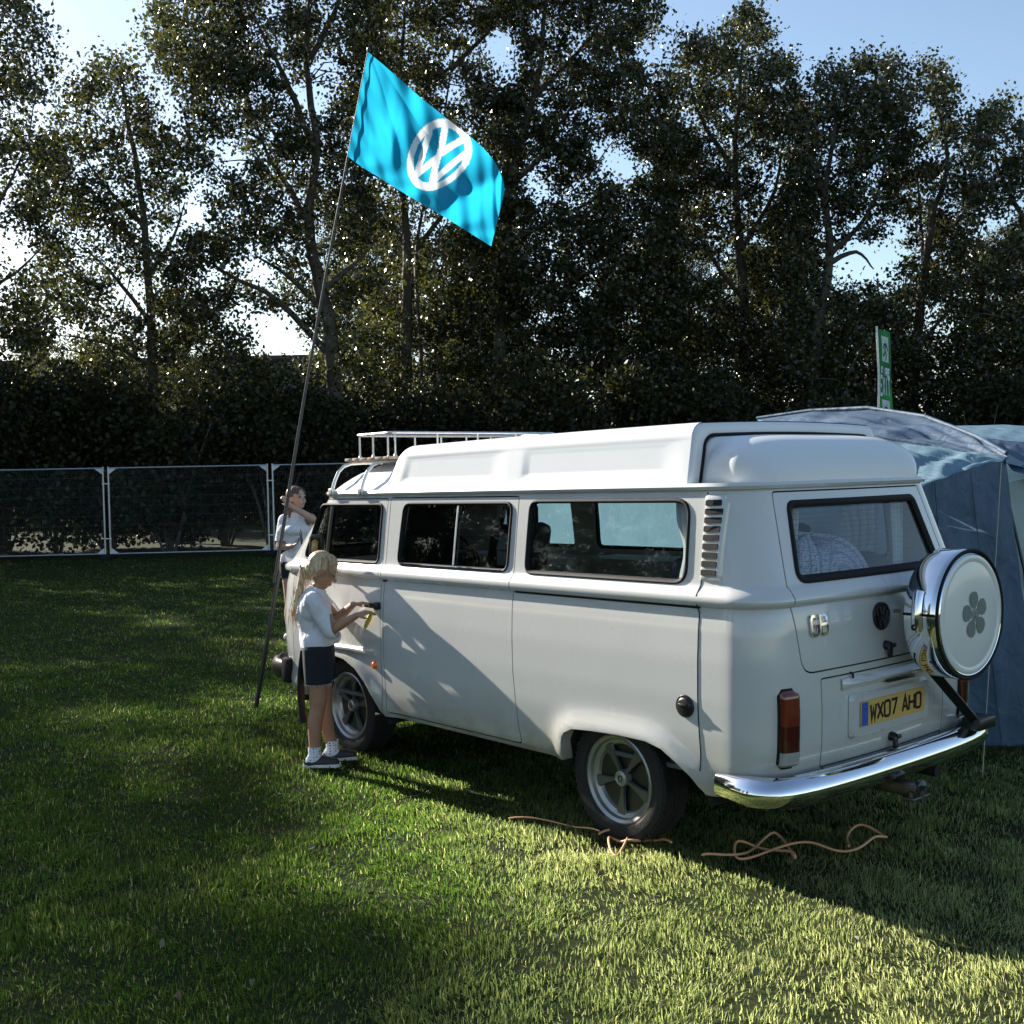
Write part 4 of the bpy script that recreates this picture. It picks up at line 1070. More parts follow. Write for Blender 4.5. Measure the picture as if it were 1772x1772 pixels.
PLATE = vb(b, 'number_plate', simple('plate_yellow', (.60, .40, .11), .4, var=.06))
b = MB(); b.add([rp(y, pz + z, h) for h in (.0052, .0062) for y, z in ((-.256, -.052), (-.208, -.052), (-.208, .052), (-.256, .052))], [(0, 1, 2, 3), (4, 5, 6, 7), (0, 1, 5, 4), (1, 2, 6, 5), (2, 3, 7, 6), (3, 0, 4, 7)])
vb(b, 'blue_band', simple('plate_blue', (.03, .10, .42), .4, var=.06), PLATE, None)
b = strokes(text_lines('WX07 AHO', -.188, pz - .034, .043, .068, .0125), .0125, lambda u, v, h: rp(u, v, .0052 + h), .0012)
vb(b, 'lettering', M_BLACK, PLATE, None)
b = MB()
b.grid(lambda u, v: Vector((rear_x(0, .785) - .030 * math.sin(math.pi * v) * math.sin(math.pi * min(1, max(0, u))) ** .4 + .002, -.36 + .72 * u, .765 + .05 * v)), 24, 9)
vb(b, 'lamp_hood', M_WHITE, ELID)
b = MB(); b.rbox((rear_x(0, .765) - .022, -.06, .768), (.02, .22, .012), .004); vb(b, 'plate_lamp', M_BLACK, ELID)
def lock(y, z, nm, par):
    b = MB(); x = rear_x(y, z); b.lathe([(0, .030), (.016, .030), (.020, .02), (.022, 0)], 20, 0, (x, y, z), -1)
    b.rbox((x - .028, y + .006, z - .022), (.016, .030, .055), .006); b.rbox((x - .036, y - .012, z + .002), (.012, .03, .02), .005)
    return vb(b, nm, M_BLACK, par)
lock(.015, .925, 'gate_lock', TGATE); lock(-.02, .505, 'lid_lock', ELID)
b = MB()
b.tube([(rear_x(.3, .834) - .006, .30, .838), (rear_x(.3, .83) - .014, .29, .828), (rear_x(.3, .82) - .010, .285, .812)], .005, 6); vb(b, 'lid_clip', M_RUBBER, ELID)
# GB letters and the round badge
b = strokes(text_lines('GB', .0, 1.022, .044, .080, .022), .0125, lambda u, v, h: Vector((rear_x(.48, v) - .001 - h, .540 - u, v)), .007)
vb(b, 'gb_letters', M_CHROME, TGATE, None)
bx, bz = 0.035, 1.058
b = MB(); b.lathe([(0, .004), (.052, .004), (.055, .010), (.062, .010), (.064, .004), (.064, -.003)], 40, 0, (rear_x(0, bz) - .001, bx, bz), -1)
BADGE = vb(b, 'badge', M_BLACK, TGATE)
b = strokes(vw_lines(0, 0, .062), .011, lambda u, v, h: Vector((rear_x(0, bz) - .005 - h, bx - u, bz + v)), .005)
vb(b, 'badge_letters', simple('dark_chrome', (.16, .16, .17), .25, 1.0), BADGE, None)
# ribbed wiper motor stub
b = MB(); b.rbox((rear_x(-.1, 1.07) - .004, -.10, 1.07), (.006, .05, .018), .002); vb(b, 'script_badge', simple('grey_badge', (.35, .35, .34), .4), TGATE)

# ---- spare wheel cover on its swing carrier
sc = pplane(1681, 1064, 0, -1.235); sy, szl = sc.y, sc.z + RAKE * (-1.1)
SX0, SX1, SR = -1.235, -1.068, .292
b = MB(); b.lathe([(.0, SX1 + .005), (SR * .8, SX1 + .005), (SR * .97, SX1 - .005), (SR, SX1 - .03), (SR, SX0 + .035), (SR - .004, SX0 + .012), (SR - .022, SX0 - .002), (SR - .030, SX0 + .001)], 72, 0, (0, sy, szl))
SPARE = vb(b, 'spare_wheel_cover', M_CHROME, None, 45)
b = MB(); b.tube([(SX0 + .004, sy + math.cos(a) * (SR - .006), szl + math.sin(a) * (SR - .006)) for a in np.linspace(0, 2 * math.pi, 73)[:-1]], .0075, 8, closed=True); vb(b, 'rubber_edge', M_RUBBER, SPARE)
b = MB(); b.lathe([(0, SX0 - .016), (.12, SX0 - .014), (.20, SX0 - .009), (.235, SX0 - .001), (.244, SX0 - .006), (.262, SX0 - .004), (SR - .018, SX0 + .004)], 72, 0, (0, sy, szl)); DISC = vb(b, 'cover_disc', M_CREAM, SPARE, 40)
# flower with five petals
M_FLOWER = simple('grey_print', (.16, .19, .18), .5, var=.05)
def disc_x(rad): return SX0 - (.0165 - .035 * rad * rad) - .0015
for k in range(5):
    a = R(90 + 72 * k + 8); b = MB()
    O = [(.030, -.014), (.050, -.032), (.075, -.038), (.098, -.028), (.106, 0), (.098, .028), (.075, .038), (.050, .032), (.030, .014)]
    O = round_poly(O, .01, 2)
    b.add([(disc_x(.0), sy - (p * math.cos(a) - q * math.sin(a)), szl + p * math.sin(a) + q * math.cos(a)) for p, q in O], [tuple(range(len(O)))])
    vb(b, 'petal', M_FLOWER, DISC, None)
b = MB()
ring = arc(0, 0, .026, .026, 0, 360, 24); ring[-1] = ring[0]
b = strokes([ring] + vw_lines(0, 0, .026), .005, lambda u, v, h: Vector((disc_x(0) - .001 - h, sy - u, szl + v)), .0006); vb(b, 'printed_emblem', M_FLOWER, DISC, None)
# over-centre latch on the near side of the band
b = MB()
def band(a, x, o): return Vector((x, sy + math.cos(a) * (SR + o), szl + math.sin(a) * (SR + o)))
for a, x0, x1, o in ((R(10), -1.155, -1.085, .012),):
    b.grid(lambda u, v: band(R(-10) + R(34) * u, -1.165 + .05 * v, .006 + .016 * math.sin(math.pi * v) ** .5), 14, 7)
LATCH = vb(b, 'latch', M_CHROME, SPARE)
b = MB(); c = band(R(-6), -1.14, .026); b.lathe([(.006, -.002), (.010, .004), (.014, .0), (.010, -.004)], 16, 1, c); vb(b, 'latch_rivet', M_BLACK, LATCH)
b = MB(); b.tube([band(R(4), x, .004) for x in np.linspace(SX0 + .01, SX1 - .01, 6)], .006, 6); vb(b, 'band_joint', M_RUBBER, SPARE)
# carrier arm
p0 = pplane(1628, 1178, 0, -1.05); p1 = pplane(1690, 1252, 0, -1.03)
b = MB(); rt = Vector((p0.x, p0.y, p0.z)); dv = (p1 - p0)
b.tube([p0 - dv * .35, p1], .030, 4); b.rbox(p1 + Vector((0, -.02, .005)), (.10, .16, .06), .012)
b.build('carrier_arm', M_BLACK, VAN)
# tow bar
tb = pplane(1590, 1375, 0, -1.10)
b = MB(); b.rbox((-1.0, tb.y, tb.z + .02), (.22, .08, .06), .01); b.rbox((-1.09, tb.y, tb.z - .01), (.06, .14, .016), .005); b.lathe([(0, .07), (.018, .066), (.025, .048), (.018, .03), (.012, .022), (.012, -.02)], 20, 2, (-1.11, tb.y, tb.z))
b.tube([(-1.11, tb.y + .03, tb.z - .005), (-1.12, tb.y + .035, tb.z + .05), (-1.12, tb.y + .01, tb.z + .07), (-1.12, tb.y - .01, tb.z + .05)], .006, 6)
b.tube([(-1.09, tb.y + .05, tb.z - .05), (-1.09, tb.y + .05, tb.z + .02)], .012, 8); b.tube([(-1.09, tb.y - .05, tb.z - .05), (-1.09, tb.y - .05, tb.z + .02)], .012, 8)
b.build('tow_bar', simple('dark_steel', (.10, .10, .10), .4, .8), VAN)

# ---- roof rack over the cab
RK = bpy.data.objects.new('roof_rack', None); RK.parent = VAN; COL.objects.link(RK)
RZ = 2.032; rx0, rx1, ryl = 2.10, 2.50, .60
b = MB()
for z in (RZ,):
    pts = round_poly([(rx0, -.78), (rx1, -.78), (rx1, ryl), (rx0, ryl)], .05, 4)
    b.tube([(x, y, z) for x, y in pts], .0085, 8, closed=True)
b.build('top_rail', M_ALU, RK, xf=rake)
pts = [(rx1, y) for y in np.linspace(ryl - .03, -.74, 7)] + [(rx0, y) for y in np.linspace(ryl - .03, -.74, 5)] + [((rx0 + rx1) / 2, ryl), ((rx0 + rx1) / 2, -.78)]
for x, y in pts:
    b = MB(); b.tube([(x, y, RZ), (x, y, 1.885)], .0065, 6); b.tube([(x, y, 1.902), (x, y, 1.886)], [.008, .013], 6); b.build('upright', M_ALU, RK, xf=rake)
for k in range(6):
    b = MB(); x = 2.085 + k * .088; b.rbox((x, -.07, 1.876), (.07, 1.44, .018), .004); b.build('wooden_slat', M_WOOD, RK, xf=rake)
for x in (2.16, 2.50):
    for s in (1, -1):
        pts = [(x, s * .782, 1.69), (x, s * .765, 1.74), (x, s * .735, 1.80), (x, s * .695, 1.835), (x, s * .64, 1.852), (x, s * .56, 1.856), (x, s * .40, 1.857)]
        b = MB(); b.tube(pts, .011, 8); b.rbox((x, s * .79, 1.672), (.05, .022, .05), .006); b.build('leg', M_ALU, RK, xf=rake)
for s in (.45, -.45):
    b = MB(); b.tube([(2.06, s, 1.861), (2.56, s, 1.861)], .008, 6); b.build('cross_bar', M_ALU, RK, xf=rake)

# ---- inside: seats, trim, curtains
M_SEAT = simple('seat_cloth', (.05, .055, .065), .9, var=.2, scale=20); M_CURT = cloth_mat('curtain_cloth', (.80, .82, .84), .4)
M_TRIM = simple('inner_trim', (.10, .10, .105), .8)
b = MB(); b.box((1.2, 0, .40), (3.9, 1.5, .02)); vb(b, 'cabin_floor', M_TRIM)
for y in (.40, -.40):
    b = MB(); b.rbox((2.35, y, .78), (.48, .50, .14), .05); b.rbox((2.10, y, 1.12), (.13, .48, .62), .05, Matrix.Rotation(R(-12), 3, 'Y')); b.rbox((2.03, y, 1.48), (.09, .24, .16), .035)
    b.box((2.33, y, .56), (.4, .4, .34)); vb(b, 'front_seat', M_SEAT)
b = MB(); b.rbox((3.0, 0, 1.10), (.30, 1.42, .22), .06); vb(b, 'dashboard', M_BLACK)
b = MB(); b.tube([(2.80 + .06 * math.sin(a), -.40 + .19 * math.cos(a), 1.16 + .18 * math.sin(a)) for a in np.linspace(0, 2 * math.pi, 25)[:-1]], .013, 8, closed=True); b.tube([(2.81, -.40, 1.16), (2.98, -.40, 1.10)], .025, 8); vb(b, 'steering_wheel', M_BLACK)
b = MB(); b.rbox((.12, -.02, .66), (.52, 1.16, .16), .05); b.rbox((-.16, -.02, 1.02), (.14, 1.16, .62), .05, Matrix.Rotation(R(-8), 3, 'Y')); b.box((.12, 0, .50), (.5, 1.1, .2)); vb(b, 'bench_seat', M_SEAT)
for y in (.33, -.33):
    b = MB(); b.rbox((-.19, y, 1.36), (.10, .26, .18), .04); vb(b, 'headrest', simple('headrest_cover', (.48, .50, .52), .9) if y > 0 else M_SEAT)
b = MB(); b.rbox((-.52, 0, 1.02), (.58, 1.46, .16), .05); b.box((-.52, 0, .66), (.5, 1.42, .56)); vb(b, 'rear_mattress', M_TRIM)
b = MB(); b.box((1.0, -.52, .82), (.9, .36, .80)); vb(b, 'cupboard', simple('cupboard_board', (.30, .27, .22), .6))
def curtain(name, p0, p1, z0, z1, waves, amp, nrm, gather=1.0):
    b = MB(); p0, p1 = Vector(p0), Vector(p1)
    def g(u, v):
        q = p0.lerp(p1, u); z = z0 + (z1 - z0) * v
        pull = 1 - gather * .35 * math.sin(math.pi * min(1, v * 1.2)) ** 2
        q = p0.lerp(p1, u * pull)
        return Vector((q.x, q.y, z)) + Vector(nrm) * (amp * math.sin(u * waves * 2 * math.pi + 1.3 * v))
    b.grid(g, 60, 10); return vb(b, name, M_CURT)
curtain('curtain', (-.46, .735, 0), (-.36, .74, 0), 1.23, 1.60, 3, .012, (0, 1, 0))
curtain('curtain', (-.68, .52, 0), (-.72, .34, 0), 1.10, 1.60, 4, .015, (1, 0, 0), .3)
curtain('curtain', (-.44, -.735, 0), (-.22, -.735, 0), 1.23, 1.60, 4, .015, (0, 1, 0), .5)
curtain('curtain', (.58, -.735, 0), (.36, -.735, 0), 1.23, 1.60, 4, .015, (0, 1, 0), .5)
curtain('curtain', (-.70, -.54, 0), (-.72, -.42, 0), 1.14, 1.60, 3, .012, (1, 0, 0), .3)
# heated-screen lines
b = MB()
for k in range(13):
    z = 1.285 + k * .0225; hw = .565 - (z - 1.245) * .21 - .03
    b.tube([frear(y, z, .017) for y in np.linspace(-hw, hw, 12)], .0009, 3)
vb(b, 'heater_lines', simple('heater_line', (.05, .04, .04), .6), W_B, None)
# ================================================================== people
def blob(prims, voxel=.007, it=6, cuts=(), thick=0.0, name='m'):
    """union of tapered capsules and ellipsoids grown into one continuous skin; cuts: (point, normal) planes, the normal side is removed"""
    bm = bmesh.new()
    def sphere(c, r, rot=None, seg=14):
        t = bmesh.new(); bmesh.ops.create_uvsphere(t, u_segments=seg, v_segments=seg // 2 + 2, radius=1.0)
        rr = r if isinstance(r, (tuple, list)) else (r, r, r); out = []
        for v in t.verts:
            p = Vector((v.co.x * rr[0], v.co.y * rr[1], v.co.z * rr[2]))
            out.append((rot @ p if rot is not None else p) + Vector(c))
        t.free(); return out
    for p in prims:
        pts = sphere(p[1], p[2], p[3] if len(p) > 3 else None) if p[0] == 'e' else sphere(p[1], p[2]) + sphere(p[3], p[4])
        vs = [bm.verts.new(q) for q in pts]; r_ = bmesh.ops.convex_hull(bm, input=vs)
        junk = [g for g in r_['geom_interior'] if isinstance(g, bmesh.types.BMVert)] + [g for g in r_['geom_unused'] if isinstance(g, bmesh.types.BMVert)]
        if junk: bmesh.ops.delete(bm, geom=list(set(junk)), context='VERTS')
    bmesh.ops.recalc_face_normals(bm, faces=bm.faces)
    me = bpy.data.meshes.new(name); bm.to_mesh(me); bm.free()
    o = bpy.data.objects.new('tmp', me); COL.objects.link(o)
    m = o.modifiers.new('r', 'REMESH'); m.mode = 'VOXEL'; m.voxel_size = voxel
    if it: s = o.modifiers.new('s', 'SMOOTH'); s.iterations = it; s.factor = .5
    dg = bpy.context.evaluated_depsgraph_get(); dg.update()
    out = bpy.data.meshes.new_from_object(o.evaluated_get(dg)); bpy.data.objects.remove(o)
    if cuts:
        bm = bmesh.new(); bm.from_mesh(out)
        for c, n in cuts: bmesh.ops.bisect_plane(bm, geom=bm.verts[:] + bm.edges[:] + bm.faces[:], plane_co=c, plane_no=n, clear_outer=True)
        if thick: bmesh.ops.solidify(bm, geom=bm.faces[:], thickness=thick)
        bm.to_mesh(out); bm.free()
    out.shade_smooth(); return out
def skin_mat(name, col):
    m = simple(name, col, .5, var=.08, scale=14); m.node_tree.nodes['Principled BSDF'].inputs['Subsurface Weight'].default_value = .12
    m.node_tree.nodes['Principled BSDF'].inputs['Subsurface Radius'].default_value = (.02, .008, .005); return m
M_SKIN = skin_mat('skin_tan', (.40, .22, .13)); M_SKIN2 = skin_mat('skin_fair', (.46, .28, .20))
M_SHIRT = cloth_mat('white_cotton', (.78, .79, .82), .18, .85, .03)
_nt = M_SHIRT.node_tree; _n = N(_nt, 'ShaderNodeTexNoise'); _n.inputs['Scale'].default_value = 9; _n.inputs['Detail'].default_value = 3; _n.inputs['Distortion'].default_value = 1.5; _tc = N(_nt, 'ShaderNodeTexCoord'); _bp = N(_nt, 'ShaderNodeBump'); _bp.inputs['Strength'].default_value = .8; _bp.inputs['Distance'].default_value = .02
_nt.links.new(_tc.outputs['Object'], _n.inputs['Vector']); _nt.links.new(_n.outputs['Fac'], _bp.inputs['Height']); _nt.links.new(_bp.outputs['Normal'], _nt.nodes['Principled BSDF'].inputs['Normal']); M_DENIM = simple('dark_denim', (.010, .014, .020), .9, var=.3, scale=60, bump=.3, bscale=200)
M_SHORT = simple('black_cloth', (.018, .018, .022), .9, var=.2, scale=40)
M_SHOE = simple('dark_shoe', (.03, .025, .028), .6, var=.2); M_SOLE = simple('white_sole', (.65, .65, .63), .6)
m, nt, bs = new_mat('dotted_sock'); tc = N(nt, 'ShaderNodeTexCoord'); vo = N(nt, 'ShaderNodeTexVoronoi'); vo.inputs['Scale'].default_value = 60; cr = N(nt, 'ShaderNodeValToRGB')
cr.color_ramp.interpolation = 'CONSTANT'; cr.color_ramp.elements[0].color = (.03, .04, .12, 1); cr.color_ramp.elements[1].color = (.75, .77, .82, 1); cr.color_ramp.elements[1].position = .30
vo.inputs['Randomness'].default_value = .2
nt.links.new(tc.outputs['Object'], vo.inputs['Vector']); nt.links.new(vo.outputs['Distance'], cr.inputs['Fac']); nt.links.new(cr.outputs[0], bs.inputs['Base Color']); bs.inputs['Roughness'].default_value = .9; M_SOCK = m
def hair_mat(name, c0, c1):
    m, nt, b = new_mat(name); tc = N(nt, 'ShaderNodeTexCoord'); mp = N(nt, 'ShaderNodeMapping'); mp.inputs['Scale'].default_value = (40, 40, 5); no = N(nt, 'ShaderNodeTexNoise'); no.inputs['Scale'].default_value = 2.2
    cr = N(nt, 'ShaderNodeValToRGB'); cr.color_ramp.elements[0].color = (*c0, 1); cr.color_ramp.elements[1].color = (*c1, 1); cr.color_ramp.elements[0].position = .35; cr.color_ramp.elements[1].position = .65
    nt.links.new(tc.outputs['Object'], mp.inputs[0]); nt.links.new(mp.outputs[0], no.inputs['Vector']); nt.links.new(no.outputs['Fac'], cr.inputs['Fac']); nt.links.new(cr.outputs[0], b.inputs['Base Color'])
    b.inputs['Roughness'].default_value = .42
    bp = N(nt, 'ShaderNodeBump'); bp.inputs['Strength'].default_value = .7; bp.inputs['Distance'].default_value = .004; nt.links.new(no.outputs['Fac'], bp.inputs['Height']); nt.links.new(bp.outputs['Normal'], b.inputs['Normal'])
    return m
M_BLOND = hair_mat('blonde_hair', (.30, .20, .10), (.70, .56, .34)); M_BROWN = hair_mat('brown_hair', (.05, .025, .015), (.14, .07, .04))
def hand(wrist, fdir, pdir, s, curl, thumb_side=1, spread=.010):
    """palm, four unequal fingers bent at the knuckles and a thumb from the side of the palm; fdir: along the fingers, pdir: palm-down normal"""
    f = Vector(fdir).normalized(); p = Vector(pdir); p = (p - f * p.dot(f)).normalized(); t = f.cross(p) * thumb_side
    out = []; pl = .058 * s; c = Vector(wrist)
    for k in (-1.2, 0, 1.2): out.append(('c', c + t * (.010 * k * s), .012 * s, c + f * pl + t * (.016 * k * s), .0115 * s))
    for i, L in enumerate((.060, .068, .063, .050)):
        o = c + f * pl + t * ((1.5 - i) * .0145 * s); d = f.copy(); r0 = .0078 * s
        for j, q in enumerate((.42, .32, .26)):
            a = curl * (.55 + .35 * j); d2 = (d * math.cos(a) + p * math.sin(a)).normalized(); e = o + d2 * (L * q * s)
            out.append(('c', o, r0, e, r0 * .9)); r0 *= .9; o = e; d = d2
    o = c + f * (.012 * s) + t * (.018 * s); d = (f * .55 + t * .65 + p * .35).normalized(); e = o + d * (.030 * s); out.append(('c', o, .0105 * s, e, .0090 * s))
    d = (f * .85 + t * .05 + p * .5).normalized(); out.append(('c', e, .0090 * s, e + d * (.028 * s), .0075 * s))
    return out
def mk_part(me, name, mat, parent):
    if not me.materials: me.materials.append(mat)
    return link_mesh(name, me, None, parent)

# ---------------- the girl at the cab door.  local frame: F forward, Rr to her right (towards the camera), z up
gf = pground(553, 1322)
F_ = (CR * 1.0); F_.z = 0; F_ = (F_.normalized() + Vector((_f.x, _f.y, 0)).normalized() * .10).normalized(); Rr = F_.cross(Vector((0, 0, 1)))
GIRL = thing('person', 'girl with blonde ponytail in white T-shirt and denim shorts reaching for the cab door handle', 'person', (gf.x, gf.y, 0))
def G(f, r, z): return F_ * f + Rr * r + Vector((0, 0, z))
hip, chest, neck = G(.012, 0, .70), G(-.015, 0, .955), G(.010, 0, 1.065)
kn_r, kn_l = G(.005, .068, .375), G(.035, -.062, .380); an_r, an_l = G(-.022, .075, .075), G(.075, -.062, .078)
sh_r, sh_l = G(-.005, .125, 1.010), G(.000, -.125, 1.010)
el_r, el_l = G(.105, .165, .835), G(.12, -.13, .865)
hnd = pplane(640, 1056, 1, .900) - GIRL.location; hnd2 = pplane(632, 1050, 1, .905) - GIRL.location
wr_r = hnd - F_ * .075 + Rr * .045 + Vector((0, 0, -.022)); wr_l = hnd2 - F_ * .070 - Rr * .005 + Vector((0, 0, .015))
hc = G(.050, 0, 1.175)                                    # head centre, bowed forward
HR = Matrix((F_, -Rr, Vector((0, 0, 1)))).transposed() @ Matrix.Rotation(R(30), 3, 'Y')   # local x forward; pitched down
def HD(x, y, z): return hc + HR @ Vector((x, y, z))
body = [('c', hip + Rr * .055, .078, hip - Rr * .055, .078), ('c', hip, .085, chest, .088), ('c', chest + Rr * .06, .062, chest - Rr * .06, .062), ('c', chest, .075, neck, .040), ('c', neck, .036, hc - Vector((0, 0, .05)), .038),
        ('c', sh_r, .043, chest + Rr * .05, .055), ('c', sh_l, .043, chest - Rr * .05, .055),
        ('c', sh_r, .040, el_r, .031), ('c', el_r, .030, el_r.lerp(wr_r, .4), .029), ('c', el_r.lerp(wr_r, .4), .029, wr_r, .019), ('c', sh_l, .040, el_l, .031), ('c', el_l, .030, el_l.lerp(wr_l, .4), .029), ('c', el_l.lerp(wr_l, .4), .029, wr_l, .019),
        ('c', hip + Rr * .062, .078, kn_r, .049), ('c', hip - Rr * .062, .078, kn_l, .049), ('c', kn_r, .047, kn_r.lerp(an_r, .35) - F_ * .012, .047), ('c', kn_r.lerp(an_r, .35) - F_ * .012, .047, an_r, .030), ('c', kn_l, .047, kn_l.lerp(an_l, .35) - F_ * .012, .047), ('c', kn_l.lerp(an_l, .35) - F_ * .012, .047, an_l, .030)]
def head(HD, s=1.0, hr=None):
    e = lambda x, y, z, r: ('e', HD(x * s, y * s, z * s), tuple(q * s for q in r), hr)
    return [e(-.008, 0, .018, (.088, .074, .088)), e(.022, 0, -.035, (.062, .056, .066)), e(.050, 0, -.078, (.026, .026, .022)), ('c', HD(.078 * s, 0, .012 * s), .008 * s, HD(.097 * s, 0, -.022 * s), .0105 * s), e(.080, 0, -.050, (.010, .020, .006)), e(.078, 0, -.062, (.010, .017, .006)),
            e(.066, .030, .020, (.014, .020, .010)), e(.066, -.030, .020, (.014, .020, .010)), e(-.012, .074, -.015, (.018, .008, .028)), e(-.012, -.074, -.015, (.018, .008, .028)), e(.055, .036, -.030, (.020, .018, .020)), e(.055, -.036, -.030, (.020, .018, .020))]
body += head(HD, .98, HR)
body += hand(wr_r, F_ * 1 + Vector((0, 0, .28)), Vector((0, 0, -1)) - Rr * .2, .92, .42, -1) + hand(wr_l, F_ * 1 - Rr * .1 + Vector((0, 0, .15)), Vector((0, 0, -1)), .92, .5, 1)
mk_part(blob(body, .0052, 4), 'body', M_SKIN, GIRL)
# clothes
sl = lambda a, b_, t: a.lerp(b_, t)
shirt = [('c', hip + Vector((0, 0, .05)) + Rr * .055, .098, hip + Vector((0, 0, .05)) - Rr * .055, .098), ('c', hip + Vector((0, 0, .03)), .110, chest, .108), ('c', chest + Rr * .07, .078, chest - Rr * .07, .078), ('c', chest, .09, neck - Vector((0, 0, .01)), .055), ('c', sh_r, .056, chest + Rr * .05, .07), ('c', sh_l, .056, chest - Rr * .05, .07),
         ('c', sh_r, .056, sl(sh_r, el_r, 1.0), .056), ('c', sl(sh_r, el_r, 1.0), .054, sl(el_r, wr_r, .35), .050), ('c', sh_l, .056, sl(sh_l, el_l, 1.0), .054), ('c', sl(sh_l, el_l, 1.0), .052, sl(el_l, wr_l, .35), .048), ('e', hip + F_ * .05 + Vector((0, 0, .07)), (.09, .09, .06))]
cuts = [(G(0, 0, .725), Vector((0, 0, -1)) + F_ * .10), (neck + Vector((0, 0, .012)), Vector((0, 0, 1)) + F_ * .35)]
def sleeve_cut(me, pt, nrm, ctr, rad):
    """open a sleeve end: remove what lies beyond the plane near the limb"""
    bm = bmesh.new(); bm.from_mesh(me); nrm = nrm.normalized()
    sel = [f for f in bm.faces if (f.calc_center_median() - ctr).length < rad]
    geom = list({e for f in sel for e in f.edges} | {v for f in sel for v in f.verts}) + sel
    bmesh.ops.bisect_plane(bm, geom=geom, plane_co=pt, plane_no=nrm)
    dele = [f for f in bm.faces if (f.calc_center_median() - ctr).length < rad and (f.calc_center_median() - pt).dot(nrm) > 0]
    bmesh.ops.delete(bm, geom=dele, context='FACES'); bm.to_mesh(me); bm.free(); return me
ms = blob(shirt, .007, 5, cuts)
for a, e, w in ((sh_r, el_r, wr_r), (sh_l, el_l, wr_l)): ms = sleeve_cut(ms, sl(a, e, 1.0) + (w - e).normalized() * .022, (w - e).normalized() + (e - a).normalized() * .25, e + (w - e).normalized() * .06, .090)
# soft creases
for v in ms.vertices:
    p = v.co; v.co = p + (p - Vector((chest.x, chest.y, p.z))).normalized() * min(1, max(0, (p.z - .74) / .06)) * (.004 * math.sin(38 * p.z + 14 * p.dot(F_) + 5 * p.dot(Rr)) + .003 * math.sin(60 * p.dot(F_) - 25 * p.z))
mk_part(ms, 'shirt', M_SHIRT, GIRL)
shorts = [('c', hip + Rr * .055 + Vector((0, 0, .03)), .092, hip - Rr * .055 + Vector((0, 0, .03)), .092), ('c', hip + Rr * .065, .095, sl(hip + Rr * .066, kn_r, .75), .084), ('c', hip - Rr * .065, .095, sl(hip - Rr * .064, kn_l, .75), .082)]
mk_part(blob(shorts, .007, 4, [(G(0, 0, .755), Vector((0, 0, 1))), (G(0, 0, .508), Vector((0, 0, -1)))]), 'shorts', M_DENIM, GIRL)
b = MB()
for k in range(40):
    a = 2 * math.pi * k / 40
    for cx, rr in ((.066, .083), (-.064, .081)):
        p = sl(hip + Rr * cx, kn_r if cx > 0 else kn_l, .60) + F_ * (math.cos(a) * rr) + Rr * (math.sin(a) * rr); p.z = .508
        b.tube([p, p + Vector((random.Random(k).uniform(-.004, .004), .002, -.008 - .012 * random.Random(k * 3).random()))], [.0022, .0008], 3)
fr = b.build('frayed_hem', simple('denim_thread', (.45, .47, .50), .9), None, None); fr.parent = GIRL; fr['kind'] = 'stuff'
for nm, an, fx in (('r', an_r, 0), ('l', an_l, 0)):
    d = F_ * .97 + Rr * (.12 if nm == 'r' else -.1)
    mk_part(blob([('c', an + Vector((0, 0, .045)), .040, an - Vector((0, 0, .02)), .038), ('c', an - Vector((0, 0, .03)) - F_ * .02, .036, an - Vector((0, 0, .042)) + d * .05, .030)], .006, 3, [(an + Vector((0, 0, .050)), Vector((0, 0, 1)))]), 'sock', M_SOCK, GIRL)
    so = mk_part(blob([('c', Vector((an.x, an.y, .030)) - F_ * .035, .034, Vector((an.x, an.y, .034)) + d * .06, .036), ('c', Vector((an.x, an.y, .034)) + d * .06, .036, Vector((an.x, an.y, .026)) + d * .125, .028)], .006, 3, [(Vector((0, 0, .062)), Vector((0, 0, 1)) - F_ * .35 + Vector((0, 0, 0)))]), 'shoe', M_SHOE, GIRL)
    b = MB(); P = round_poly([(-.072, -.034), (.03, -.036), (.155, -.03), (.155, .03), (.03, .036), (-.072, .034)], .03, 4)
    dr = d.normalized(); dn = dr.cross(Vector((0, 0, 1)))
    b.add([Vector((an.x, an.y, z)) + dr * x + dn * y for z in (.004, .022) for x, y in P], [tuple(range(len(P)))[::-1], tuple(range(len(P), 2 * len(P)))] + [(i, (i + 1) % len(P), len(P) + (i + 1) % len(P), len(P) + i) for i in range(len(P))])
    sb = b.build('sole', M_SOLE, None, 40); sb.parent = so
# hair: cap, side curtain, ponytail, loose strands
hh = [('e', HD(-.026, 0, .034), (.090, .079, .080), HR), ('e', HD(-.055, 0, -.012), (.056, .070, .066), HR), ('e', HD(-.030, .046, -.004), (.045, .032, .050), HR), ('e', HD(-.030, -.046, -.004), (.045, .032, .050), HR), ('c', HD(.030, .0, .098), .012, HD(.052, .030, .078), .010), ('c', HD(.030, .0, .098), .012, HD(.052, -.030, .078), .010)]
tail = [HD(-.088, 0, -.030), HD(-.108, .004, -.050), G(-.085, .012, 1.075), G(-.105, .02, 1.01), G(-.118, .022, .945), G(-.122, .022, .90)]
rads = [.030, .022, .024, .022, .016, .006]
for i in range(5): hh.append(('c', tail[i], rads[i], tail[i + 1], rads[i + 1]))
hm = mk_part(blob(hh, .006, 3), 'hair', M_BLOND, GIRL)
b = MB(); rs = random.Random(3)
